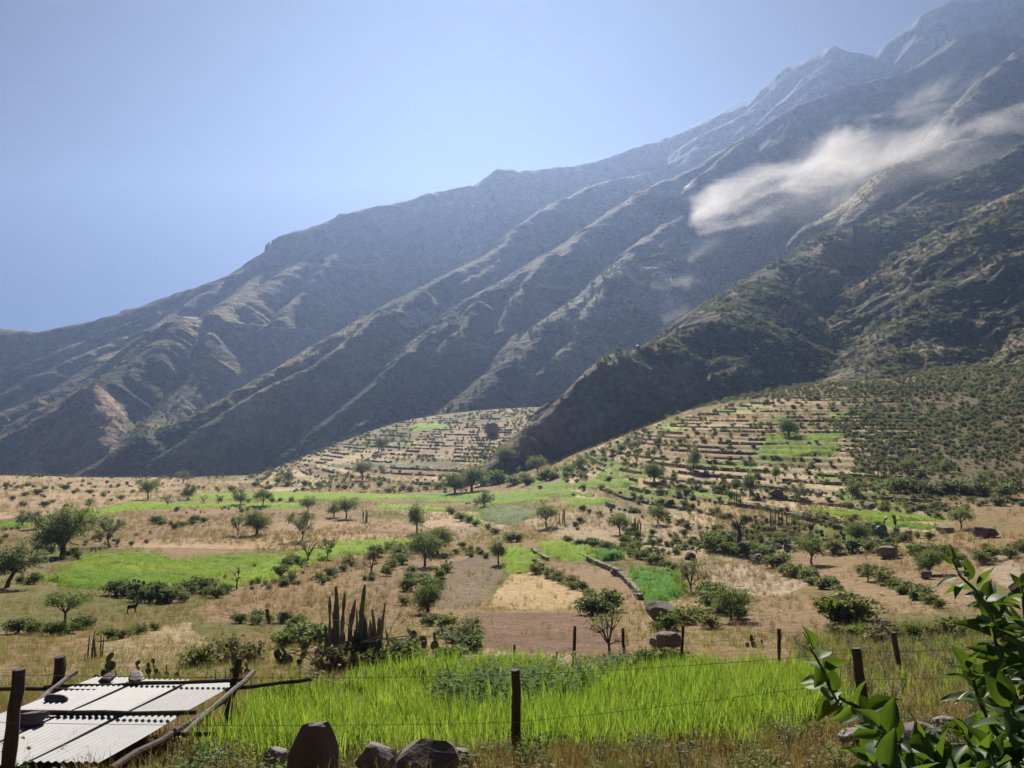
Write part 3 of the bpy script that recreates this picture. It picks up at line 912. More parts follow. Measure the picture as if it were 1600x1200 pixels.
M_ROAD = rough_mat('road_cut_gravel', (.34, .295, .23), (.52, .46, .37), .6, .2)
M_SCREE = rough_mat('fresh_scree', (.42, .38, .32), (.62, .57, .50), .5, .3)
def road(pts, width, y0=180):
    P = []
    for (u0, v0), (u1, v1) in zip(pts[:-1], pts[1:]):
        n = max(2, int(abs(u1 - u0) / 10))
        for k in range(n):
            t = k / n; P.append(hit_far(u0 + (u1 - u0) * t, v0 + (v1 - v0) * t, y0))
    P = np.array(P)
    P[1:-1] = (P[:-2] + P[1:-1] * 2 + P[2:]) / 4
    P[1:-1] = (P[:-2] + P[1:-1] * 2 + P[2:]) / 4
    T = np.gradient(P, axis=0); T[:, 2] = 0; T /= np.linalg.norm(T, axis=1, keepdims=True) + 1e-9
    N = np.stack([T[:, 1], -T[:, 0], T[:, 2] * 0], 1)
    N[N[:, 1] > 0] *= -1
    inner = P - N * width * .6 + np.array((0, 0, width * .35)); mid = P + np.array((0, 0, .3)); outer = P + N * width * .6 + np.array((0, 0, .3)); low = outer + N * width * .4 - np.array((0, 0, width * .9))
    b = MB(); n = len(P)
    V = np.stack([inner, mid, outer, low], 1).reshape(-1, 3)
    F = [(i * 4 + j, i * 4 + j + 1, (i + 1) * 4 + j + 1, (i + 1) * 4 + j) for i in range(n - 1) for j in range(3)]
    b.add(V, F)
    tag(b.build('mountain_road', M_ROAD), kind='structure')
road([(283, 497), (330, 500), (390, 508), (450, 513), (525, 518)], 6.1)
road([(480, 413), (540, 414), (605, 414)], 5.4)
road([(610, 485), (640, 487), (662, 490)], 4.7)
road([(820, 441), (850, 444), (900, 449)], 4.7)
road([(905, 492), (940, 485), (985, 477), (1025, 473)], 4.3)
road([(720, 535), (755, 540), (790, 548)], 4.1)

# scrub over the slopes and terrace margins
def scrub():
    n = 120000
    a = rng.uniform(-.72, .74, n); Y = np.exp(rng.uniform(math.log(165), math.log(720), n)); X = a * Y
    Mz = mountain_height(X, Y); Gz = ground_height(X, Y)
    on = Mz > Gz + .2
    dens = sstep(-.3, .3, fbm(X / 28, Y / 28, 4, 201)) * np.where(a > .05, 1, .35)
    keep = on & (rng.uniform(0, 1, n) < dens * np.clip(Y / 420, .62, 1))
    X, Y, Z = X[keep], Y[keep], Mz[keep]
    s = (.45 + 1.4 * rng.uniform(0, 1, len(X)) ** 2.2) * np.where(rng.uniform(0, 1, len(X)) < .12, 1.7, 1.0) * np.clip(Y / 330, .8, 1.6)
    gul = fbm(X / 25, Y / 25, 3, 207)
    idx = np.where(gul > .1, rng.choice([0, 2, 1], len(X)), rng.choice([0, 1, 1, 5, 5], len(X)))
    S = np.stack([s * 1.25, s * 1.25, s * .95], 1)
    scatter('hillside_scrub', np.stack([X, Y, Z - .1 * s], 1), S, SHRUB, idx, 'mixed grey and olive scrub covering the steep mountain slopes')
    return len(X)
print('scrub', scrub())

# ------------------------------------------------------------------ crop fields (each a standing crop with height)
def crop_mat(name, c0, c1, scale=.5):
    m = NT(name); P = m.pos()
    big = m.noise(P, .11, 3, .5); mid = m.noise(P, 1.3, 5, .65); fine = m.noise(P, 9, 5, .7)
    f = m.math('ADD', m.math('MULTIPLY', big, .75), m.math('MULTIPLY', mid, .35))
    col = m.ramp(f, [(.35, c0), (.72, c1)])
    col = m.mix(1.0, col, m.ramp(fine, [(.3, .7), (.7, 1.3)]), 'MULTIPLY')
    h = m.math('ADD', fine, mid)
    d = m.n('ShaderNodeBsdfPrincipled'); d.inputs['Roughness'].default_value = .8; d.inputs['Specular IOR Level'].default_value = .15
    bn = m.n('ShaderNodeBump'); bn.inputs['Distance'].default_value = .25; m.l(h, bn.inputs['Height'])
    m.l(bn.outputs[0], d.inputs['Normal']); m.l(col, d.inputs['Base Color'])
    t = m.n('ShaderNodeBsdfTranslucent'); m.l(m.mix(.4, col, (.32, .42, .02)), t.inputs['Color'])
    m.l(bn.outputs[0], t.inputs['Normal'])
    mx = m.n('ShaderNodeMixShader'); mx.inputs[0].default_value = .42
    m.l(d.outputs[0], mx.inputs[1]); m.l(t.outputs[0], mx.inputs[2]); m.l(mx.outputs[0], m.out.inputs['Surface'])
    return m.m
C_GREEN = crop_mat('alfalfa_green', (.18, .40, .02), (.44, .56, .04))
C_LIME = crop_mat('young_barley', (.32, .52, .02), (.46, .64, .06))
C_DEEP = crop_mat('deep_green_crop', (.09, .34, .03), (.17, .44, .04))
C_PALE = crop_mat('flowering_crop', (.14, .20, .06), (.42, .46, .30), .9)
BLADE = None
def blade_mesh(name, seed, n, h, w, material, spread=.12, lean=.25, segs=3):
    r = np.random.default_rng(seed); b = MB()
    for i in range(n):
        t = r.uniform(0, 6.28); p = np.array((r.normal() * spread, r.normal() * spread, 0))
        d = np.array((math.cos(t), math.sin(t), 0)); s = np.array((-d[1], d[0], 0))
        hh = h * r.uniform(.6, 1.15); ln = lean * r.uniform(.2, 1.3)
        V = []
        for k in range(segs + 1):
            q = k / segs
            c = p + d * hh * ln * q * q + np.array((0, 0, hh * q * (1 - .18 * ln * q)))
            ww = w * (1 - q ** 1.5) * .5 + .001
            V += [c - s * ww, c + s * ww]
        F = [(2 * k, 2 * k + 1, 2 * k + 3, 2 * k + 2) for k in range(segs)]
        b.add(V, F)
    return b.mesh(name, [material])
BARLEY = [blade_mesh('barley_tuft', 31, 16, .55, .022, M_BARLEY, .13, .35), blade_mesh('barley_tuft', 32, 16, .65, .024, M_BARLEY, .13, .3), blade_mesh('barley_tuft', 33, 14, .45, .02, M_BARLEY, .13, .5)]
DEEPT = [blade_mesh('crop_tuft', 34 + i, 16, .5, .05, M_CROP, .16, .6) for i in range(3)]
TUFT_S = [blade_mesh('straw_tuft', 41, 16, .4, .014, M_STRAW, .14, .7), blade_mesh('straw_tuft', 42, 14, .5, .014, M_STRAW, .12, .6)]
TUFT_W = [blade_mesh('weed_tuft', 43, 16, .45, .022, M_WEED, .15, .7), blade_mesh('weed_tuft', 44, 14, .6, .02, M_WEED, .12, .5)]
TUFT_G = [blade_mesh('grass_tuft', 45, 18, .4, .018, M_GRASSG, .16, .6), blade_mesh('grass_tuft', 46, 14, .5, .018, M_GRASSG, .14, .5)]

def field(poly, material, label, h=.45, name='crop_field'):
    W = to_world(poly)
    x0, y0 = W.min(0); x1, y1 = W.max(0)
    ym = W[:, 1].mean()
    sx = max(.3, .0028 * ym); sy = max(.35, .0065 * ym)
    xs = np.arange(x0 - sx, x1 + 2 * sx, sx); ys = np.arange(y0 - sy, y1 + 2 * sy, sy)
    Yg, Xg = np.meshgrid(ys, xs, indexing='ij')
    jx = Xg + .3 * sx * rng.normal(size=Xg.shape); jy = Yg + .25 * sy * rng.normal(size=Xg.shape)
    ww = .006 * ym
    ins = inside(W, jx + ww * 1.5 * fbm(jx / 3, jy / 3, 2, 7), jy + ww * 3 * fbm(jx / 3, jy / 3, 2, 9))
    d = edge_dist(W, jx, jy)
    z = ground_height(jx, jy)
    hh = h * sstep(0, 1.0, d) * (.8 + .5 * fbm(jx / 1.2, jy / 1.2, 3, 17)) + .06 * rng.normal(size=jx.shape) * (h > .2)
    z = z + np.where(ins, np.maximum(hh, .03), -.15)
    keep = ins[:-1, :-1] | ins[1:, :-1] | ins[:-1, 1:] | ins[1:, 1:]
    me, _ = grid_mesh(name, np.stack([jx.ravel(), jy.ravel(), z.ravel()], 1), len(ys), len(xs), keep)
    me.materials.append(material)
    o = link(bpy.data.objects.new(name, me)); tag(o, label, None, None, 'stuff')
    return o, W
FIELDS = [
    ([(66, 906), (100, 888), (140, 872), (190, 868), (245, 869), (262, 880), (330, 873), (440, 868), (395, 886), (330, 908), (255, 920), (160, 922), (80, 918)], C_GREEN, 'broad bright green alfalfa field on the left', .5),
    ([(330, 914), (400, 885), (450, 868), (520, 848), (655, 845), (640, 864), (540, 868), (480, 884), (430, 905), (345, 922)], C_LIME, 'lime green crop strip running from the left field to the middle trees', .45),
    ([(300, 772), (440, 769), (560, 772), (640, 774), (640, 780), (470, 783), (300, 781)], C_LIME, 'upper thin green crop strip below the left terraces', .4),
    ([(112, 806), (200, 786), (300, 786), (470, 788), (480, 795), (300, 793), (200, 798), (130, 812)], C_LIME, 'long curved green strip behind the left trees', .4),
    ([(0, 818), (40, 812), (60, 824), (0, 828)], C_GREEN, 'small green patch at the far left edge', .35),
    ([(592, 788), (680, 792), (720, 800), (670, 799), (590, 795)], C_LIME, 'narrow green strip beside the middle tree', .4),
    ([(640, 772), (760, 770), (820, 768), (860, 782), (800, 788), (700, 786), (640, 780)], C_GREEN, 'green strip below the tree clump in the middle', .4),
    ([(745, 795), (800, 789), (842, 803), (800, 822), (752, 812)], C_PALE, 'pale flowering crop patch in the middle', .5),
    ([(712, 804), (745, 806), (758, 820), (738, 820)], C_LIME, 'small lime green wedge beside the flowering crop', .4),
    ([(785, 856), (815, 855), (848, 870), (838, 884), (820, 895), (784, 893)], C_LIME, 'bright lime field beside the small round tree', .45),
    ([(832, 849), (870, 846), (940, 858), (985, 872), (912, 878), (856, 872)], C_LIME, 'bright lime field above the brown triangle', .45),
    ([(915, 868), (975, 866), (984, 874), (935, 879)], C_DEEP, 'dark green crop block at the end of the lime field', .8),
    ([(976, 896), (1060, 896), (1076, 927), (1062, 936), (1002, 943), (990, 922)], C_DEEP, 'deep green square field behind the big boulder', .6),
    ([(800, 766), (860, 764), (930, 770), (925, 778), (850, 778), (805, 775)], C_GREEN, 'green terrace strip under the dark knoll', .4),
    ([(930, 741), (1012, 740), (1014, 748), (925, 749)], C_GREEN, 'uppermost green terrace right of the dark knoll', .4),
    ([(905, 752), (1005, 751), (995, 761), (880, 762)], C_GREEN, 'second green terrace right of the dark knoll', .4),
    ([(1205, 680), (1322, 677), (1318, 690), (1190, 694)], C_GREEN, 'highest green terrace field on the right slope', .4),
    ([(1186, 697), (1312, 694), (1300, 712), (1178, 718)], C_GREEN, 'lower green terrace field on the right slope', .4),
    ([(1252, 797), (1330, 799), (1440, 803), (1500, 815), (1380, 815), (1310, 808)], C_LIME, 'bright green strip between the boulders on the right', .4),
    ([(1330, 812), (1440, 818), (1480, 826), (1400, 825)], C_GREEN, 'lower green strip between the boulders on the right', .35),
    ([(830, 753), (920, 756), (905, 764), (822, 762)], C_GREEN, 'third green terrace right of the dark knoll, nearest the trees', .35),
    ([(870, 780), (945, 777), (975, 785), (905, 791)], C_LIME, 'lime green terrace plot above the pale strips', .35),
    ([(520, 724), (722, 723), (716, 729), (516, 730)], C_PALE, 'pale green terrace strip across the left terraces', .3),
    ([(640, 664), (690, 662), (706, 668), (650, 674)], C_LIME, 'tiny pale green plot at the top of the left terraces', .4),
]
for poly, mt, lb, h in FIELDS:
    field(poly, mt, lb, h)

def crop_tufts():
    PP, SS, II = [], [], []
    for i, (poly, mt, lb, h) in enumerate(FIELDS):
        if max(v for _, v in poly) < 800: continue
        W = to_world(poly); (x0, y0), (x1, y1) = W.min(0), W.max(0)
        n = int((x1 - x0) * (y1 - y0) * 1.0)
        X = rng.uniform(x0, x1, n); Y = rng.uniform(y0, y1, n); k = inside(W, X, Y); X, Y = X[k], Y[k]
        PP.append(np.stack([X, Y, ground_height(X, Y) + h * .35], 1)); SS.append(rng.uniform(.7, 1.2, len(X)) * (h / .5)); II.append(np.full(len(X), 3 if mt is C_DEEP else 0) + rng.integers(0, 3, len(X)))
    scatter('crop_tops', np.concatenate(PP), np.concatenate(SS), BARLEY + DEEPT, np.concatenate(II), 'uneven tops of the green crops in the middle fields')
crop_tufts()

# ------------------------------------------------------------------ grass and weeds
def scatter_poly(name, poly, per_m2, meshes, s0, s1, label, hole=None):
    W = np.array([hit(u, v)[:2] for u, v in poly])
    (x0, yy0), (x1, yy1) = W.min(0), W.max(0)
    n = int((x1 - x0) * (yy1 - yy0) * per_m2)
    X = rng.uniform(x0, x1, n); Y = rng.uniform(yy0, yy1, n)
    k = inside(W, X + .35 * fbm(X / .8, Y / .8, 2, 3), Y + .5 * fbm(X / .8, Y / .8, 2, 4))
    if hole: k &= ~((rng.uniform(0, 1, n) < .8) & (fbm(X / 1.1, Y / 1.1, 2, 6) > -.35) & inside(np.array([hit(u, v)[:2] for u, v in hole]), X + .5 * fbm(X, Y, 2, 8), Y + .6 * fbm(X, Y, 2, 9)))
    X, Y = X[k], Y[k]
    Z = ground_height(X, Y)
    if name == 'barley_crop':
        g = fbm(X / 2.2, Y / 2.2, 3, 77)
        k = rng.uniform(0, 1, len(X)) < .55 + 1.2 * (g + .25); X, Y, Z, g = X[k], Y[k], Z[k], g[k]
        return scatter(name, np.stack([X, Y, Z - .02], 1), rng.uniform(s0, s1, len(X)) * (1 + .35 * g), meshes + TUFT_G[:1] + TUFT_S[:1], rng.choice([0, 1, 2, 0, 1, 2, 0, 1, 2, 0, 1, 2, 3, 4], len(X)), label)
    return scatter(name, np.stack([X, Y, Z - .02], 1), rng.uniform(s0, s1, len(X)), meshes, None, label)
BEANS = [(655, 1122), (690, 1095), (760, 1068), (830, 1056), (985, 1052), (1000, 1066), (930, 1090), (870, 1120), (800, 1135), (700, 1130)]
scatter_poly('barley_crop', [(330, 1190), (395, 1100), (470, 1085), (560, 1068), (690, 1056), (740, 1045), (830, 1042), (900, 1050), (980, 1062), (1040, 1045), (1200, 1052), (1290, 1062), (1330, 1110), (1300, 1150), (1180, 1172), (980, 1178), (800, 1192), (600, 1200), (430, 1205)], 34, BARLEY, .75, 1.2, 'knee-high bright green barley in the fenced foreground plot', BEANS)

# broad leaved plants inside the plot
def broad_mesh(name, seed, material, n=46, h=.5, leaf=.11, spread=.26):
    r = np.random.default_rng(seed); b = MB()
    for i in range(7):
        t = r.uniform(0, 6.28); q = r.uniform(.05, spread)
        e = (q * math.cos(t), q * math.sin(t), h * r.uniform(.6, 1.0))
        b.tube([(0, 0, -.03), (e[0] * .4, e[1] * .4, e[2] * .6), e], [.01, .008, .004], 4)
    P = np.stack([r.normal(size=n) * spread * .6, r.normal(size=n) * spread * .6, h * r.uniform(.25, 1.05, n)], 1)
    for p in P:
        t = r.uniform(0, 6.28); d = np.array((math.cos(t), math.sin(t), r.uniform(-.5, .3))); d /= np.linalg.norm(d)
        s = np.cross(d, (0, 0, 1)); s /= np.linalg.norm(s) + 1e-9; up = np.cross(s, d)
        L = leaf * r.uniform(.6, 1.3)
        V = [p, p + d * L * .4 + s * L * .33 + up * L * .1, p + d * L, p + d * L * .4 - s * L * .33 + up * L * .1, p + d * L * .45]
        b.add(V, [(0, 4, 1), (1, 4, 2), (2, 4, 3), (3, 4, 0)])
    return b.mesh(name, [material])
BROAD = [broad_mesh('bean_plant', 51, M_CROP), broad_mesh('bean_plant', 52, M_CROP, 40, .42), broad_mesh('bean_plant', 53, M_CROP, 50, .6)]
scatter_poly('bean_crop', BEANS, 5.5, BROAD, .6, 1.5, 'dark leafy bean plants in the middle of the barley plot')
GREY_WEED = [broad_mesh('grey_weed', 54, M_GREY, 36, .5, .075, .2), broad_mesh('grey_weed', 55, M_OLIVE, 40, .55, .065, .22)]
scatter_poly('foreground_weeds', [(-60, 1330), (-60, 1185), (200, 1190), (420, 1172), (640, 1192), (900, 1172), (1180, 1165), (1330, 1135), (1700, 1180), (1700, 1330)], 30, TUFT_W * 3 + TUFT_S[:1] + TUFT_G + GREY_WEED + BROAD[:1], .4, .85, 'dry rusty weeds along the bottom of the picture')

scatter_poly('ditch_weeds', [(1225, 1060), (1240, 1005), (1330, 985), (1480, 975), (1640, 985), (1640, 1190), (1420, 1185), (1320, 1150), (1300, 1090)], 16, TUFT_G * 3 + TUFT_W[:1] + GREY_WEED + BARLEY[:1], .4, .95, 'olive weeds around the fence posts at lower right')

def ground_grass():
    n = 40000
    a = rng.uniform(-.72, .74, n); Y = np.exp(rng.uniform(math.log(9.5), math.log(125), n)); X = a * Y
    d = fbm(X / 9, Y / 9, 3, 301)
    keep = rng.uniform(0, 1, n) < sstep(-.5, .5, d) * .9
    for poly, _, _, _ in FIELDS[:2] + FIELDS[9:13]:
        keep &= ~inside(to_world(poly), X, Y)
    for poly, _ in DRY[7:12]:
        keep &= ~(inside(to_world(poly), X, Y) & (rng.uniform(0, 1, n) < .75))
    plot = np.array([hit(u, v)[:2] for u, v in [(330, 1190), (395, 1100), (560, 1068), (740, 1045), (1040, 1045), (1290, 1062), (1330, 1110), (980, 1178)]])
    keep &= ~inside(plot, X, Y)
    X, Y = X[keep], Y[keep]
    Z = ground_height(X, Y)
    g = fbm(X / 16, Y / 16, 3, 303)
    idx = np.where(g > .2, rng.integers(0, 2, len(X)), rng.integers(2, 6, len(X)))
    s = rng.uniform(.45, 1.05, len(X)) * np.clip(Y / 60, .7, 1.5)
    scatter('meadow_grass', np.stack([X, Y, Z - .02], 1), s, TUFT_G + TUFT_S + TUFT_W, idx, 'dry and green grass tufts over the middle fields')
ground_grass()

# small scrub on terraces and field margins: too many to count
def margin_scrub():
    n = 100000
    a = rng.uniform(-.70, .72, n); Y = np.exp(rng.uniform(math.log(60), math.log(450), n)); X = a * Y
    zb = base_height(X, Y); zt = ground_height(X, Y)
    mr, ml = terrace_masks(X, Y)
    q1 = (zb + 0.3 * fbm(X / 45, Y / 45, 2, 41)) / H_RIGHT; q2 = zb / H_LEFT
    riser = ((q1 - np.floor(q1)) > .80) & (mr > .5) | ((q2 - np.floor(q2)) > .80) & (ml > .5)
    p = np.where(riser, .42, .0)
    wild = sstep(.02, .3, fbm(X / 30, Y / 30, 3, 401)) * np.where((a > .25) & (Y > 55) & (mr < .5), .5, .06)
    wild = np.maximum(wild, sstep(.05, .3, fbm(X / 22, Y / 22, 3, 403)) * np.where(np.maximum(mr, ml) > .5, .2, 0))
    wild = np.maximum(wild, np.where((a > .44 + .06 * fbm(X / 20, Y / 20, 2, 5)) & (Y > 96), .2 + .65 * sstep(-.4, .2, fbm(X / 16, Y / 16, 3, 409)), 0))
    wild = np.maximum(wild, np.where((a < -.3) & (Y > 170), .015, 0))
    edge = np.interp(a, EDGE_A, EDGE_Y)
    wild = np.maximum(wild, np.where((a < -.3) & (Y > edge - 14), .16, 0))
    Mz = mountain_height(X, Y)
    wild = np.maximum(wild, np.where(Mz > zb - 9, .75, 0) * (Mz < zb))
    wild = np.maximum(wild, np.where((a > -.36) & (a < .1) & (Y > 300), .6 * sstep(-.3, .3, fbm(X / 14, Y / 14, 3, 411)) * sstep(300, 400, Y), 0))
    wild = np.maximum(wild, np.where((a > -.34) & (Y > edge - 22), .55, 0))
    p = np.where((Y > edge + 3) | (Mz > zb), 0, np.maximum(p, wild))
    keep = rng.uniform(0, 1, n) < p
    for poly, _, _, _ in FIELDS:
        W = to_world(poly); keep &= ~(inside(W, X, Y))
    X, Y, Z = X[keep], Y[keep], zt[keep]
    s = rng.uniform(.25, 1.0, len(X)) ** 1.7 * 1.3 * np.clip(Y / 160, .75, 1.25)
    s = np.where((X / Y > .36) & (Y > 100), s * .95, s)
    ris = riser[keep]
    s = np.where(ris, np.minimum(s * 1.0, .95), s)
    S = np.stack([s * np.where(ris, 1.7, 1.15), s * 1.15, s * rng.uniform(.8, 1.35, len(s))], 1)
    scatter('terrace_scrub', np.stack([X, Y, Z - .05], 1), S, SHRUB, np.where((X / Y > .3) & (Y > 96), rng.choice([0, 1, 1, 5, 5, 5, 1, 2], len(X)), rng.choice([0, 0, 1, 2, 3, 5], len(X))), 'small scrub along the terrace edges and field margins')
    print('margin', len(X))
margin_scrub()

def terrace_grass():
    n = 26000
    a = rng.uniform(-.70, .70, n); Y = np.exp(rng.uniform(math.log(100), math.log(330), n)); X = a * Y
    k = rng.uniform(0, 1, n) < sstep(-.4, .4, fbm(X / 12, Y / 12, 3, 421))
    for poly, _, _, _ in FIELDS:
        k &= ~inside(to_world(poly), X, Y)
    X, Y = X[k], Y[k]
    scatter('terrace_grass', np.stack([X, Y, ground_height(X, Y) - .03], 1), rng.uniform(.8, 1.8, len(X)) * np.clip(Y / 150, .8, 1.6), TUFT_S + TUFT_G[:1] + TUFT_W[:1], rng.choice([0, 1, 0, 1, 2, 3], len(X)), 'golden dry grass on the terraces and far fields')
terrace_grass()

# ------------------------------------------------------------------ dry stone terrace walls
def stone_row(b, P, h, r, size=.55, thick=.5):
    """rubble courses along the polyline P (n x 3)"""
    seg = np.linalg.norm(np.diff(P, axis=0), axis=1); s = np.concatenate([[0], np.cumsum(seg)])
    L = s[-1]
    courses = max(1, int(round(h / (size * .6))))
    Vs, Fs = [], []
    box = np.array([(x, y, z) for z in (-.5, .5) for y in (-.5, .5) for x in (-.5, .5)])
    F = [(0, 2, 3, 1), (4, 5, 7, 6), (0, 1, 5, 4), (2, 6, 7, 3), (0, 4, 6, 2), (1, 3, 7, 5)]
    for c in range(courses):
        t = r.uniform(0, size)
        while t < L:
            w = size * r.uniform(.6, 1.5)
            if not (c == courses - 1 and r.uniform() < .22):
                p = np.array([np.interp(t, s, P[:, k]) for k in range(3)])
                q = np.array([np.interp(min(t + .3, L), s, P[:, k]) for k in range(3)])
                d = q - p; ang = math.atan2(d[1], d[0]) + r.normal() * .12
                hh = h / courses * r.uniform(.8, 1.25)
                V = box * np.array((w * .96, thick * r.uniform(.7, 1.2), hh)) * (1 + .14 * r.normal(size=(8, 3)))
                ca, sa = math.cos(ang), math.sin(ang)
                V = np.stack([V[:, 0] * ca - V[:, 1] * sa, V[:, 0] * sa + V[:, 1] * ca, V[:, 2]], 1)
                b.add(V + p + np.array((0, r.normal() * .05, h * (c + .5) / courses)), F)
            t += w

ORD = 'lowest second third fourth fifth sixth seventh eighth ninth tenth eleventh twelfth thirteenth fourteenth fifteenth sixteenth seventeenth eighteenth nineteenth twentieth'.split()
ORD += ['twenty-' + w for w in 'first second third fourth fifth sixth seventh eighth ninth'.split()] + ['thirtieth'] + ['thirty-' + w for w in 'first second third fourth fifth'.split()]

def terrace_walls(side):
    r = np.random.default_rng(501 if side == 'right' else 502)
    H = H_RIGHT if side == 'right' else H_LEFT
    A = np.linspace(.05, .60, 180) if side == 'right' else np.linspace(-.34, .0, 150)
    Ys = np.linspace(86, 242, 700) if side == 'right' else np.linspace(232, 468, 700)
    AA, YY = np.meshgrid(A, Ys, indexing='ij'); XX = AA * YY
    zb = base_height(XX, YY)
    if side == 'right': zb = zb + 0.3 * fbm(XX / 45, YY / 45, 2, 41)
    mr, ml = terrace_masks(XX, YY); mk = mr if side == 'right' else ml
    mz = mountain_height(XX[:, ::20], YY[:, ::20]); mz = np.repeat(mz, 20, 1)[:, :700]
    ok = (mk > .6) & (mz < zb - .3)
    q = zb / H
    k0, k1 = int(np.floor(q[ok].min())), int(np.floor(q[ok].max()))
    runs = []
    for k in range(k0, k1 + 1):
        lev = k + 1 - (.16 if side == 'right' else .2)
        cr = (q[:, :-1] < lev) & (q[:, 1:] >= lev) & ok[:, :-1]
        cur = []
        for i in range(len(A)):
            w = np.nonzero(cr[i])[0]
            if len(w) and (not cur or abs(Ys[w] - cur[-1][1]).min() < 7):
                j = w[0] if not cur else w[np.argmin(abs(Ys[w] - cur[-1][1]))]
                cur.append((A[i] * Ys[j], Ys[j]))
            else:
                if len(cur) > 7: runs.append(cur)
                cur = [(A[i] * Ys[w[0]], Ys[w[0]])] if len(w) else []
        if len(cur) > 7: runs.append(cur)
    runs.sort(key=lambda c: -len(c) / c[0][1])
    runs = sorted(runs[:35], key=lambda c: np.mean([p[1] for p in c]))
    where = 'golden terraced slope right of the knoll' if side == 'right' else 'pale terraced fan left of the knoll'
    polys = [to_world(f[0]) for f in FIELDS if f[0][0][1] < 830]
    for i, c in enumerate(runs):
        P = np.array(c); zz = ground_height(P[:, 0], P[:, 1] - .35)
        P3 = np.concatenate([P - np.array((0, .15)), zz[:, None] - .12], 1)
        g = fbm(P[:, 0] / 7 + i * 9, P[:, 1] / 40, 3, 511) > -.02
        for W in polys: g &= ~inside(W, P[:, 0], P[:, 1])
        b = MB(); j = 0
        while j < len(P):
            e = j
            while e < len(P) and g[e]: e += 1
            if e - j > 1: stone_row(b, P3[j:e], H * r.uniform(.6, 1.0), r, .5 if side == 'right' else .8, .45)
            j = max(e, j + 1)
        if not b.n: continue
        o = b.build('terrace_wall', M_WALL)
        nth = ORD[i] + ' wall from the bottom' if i else 'lowest wall of all'
        tag(o, 'low dry-stone wall on the ' + where + ', ' + nth, 'stone wall', 'terrace walls on the ' + where)
terrace_walls('right'); terrace_walls('left')

def field_wall(pts, h, label, size=.34):
    P = []
    for (u0, v0), (u1, v1) in zip(pts[:-1], pts[1:]):
        for t in np.linspace(0, 1, 8, endpoint=False):
            P.append(hit(u0 + (u1 - u0) * t, v0 + (v1 - v0) * t))
    P = np.array(P); P[:, 2] = ground_height(P[:, 0], P[:, 1]) - .08
    b = MB(); stone_row(b, P, h, np.random.default_rng(len(label)), size, .4)
    tag(b.build('stone_wall', M_WALL), label, 'stone wall')
field_wall([(912, 872), (932, 882), (958, 893), (975, 905), (992, 924), (1002, 940)], .5, 'dry-stone wall between the brown triangle field and the deep green square')
field_wall([(815, 880), (840, 878), (848, 886)], .4, 'short stone wall at the corner of the bright lime field')
field_wall([(830, 860), (848, 872), (856, 876)], .45, 'short stone wall between the two bright lime fields')

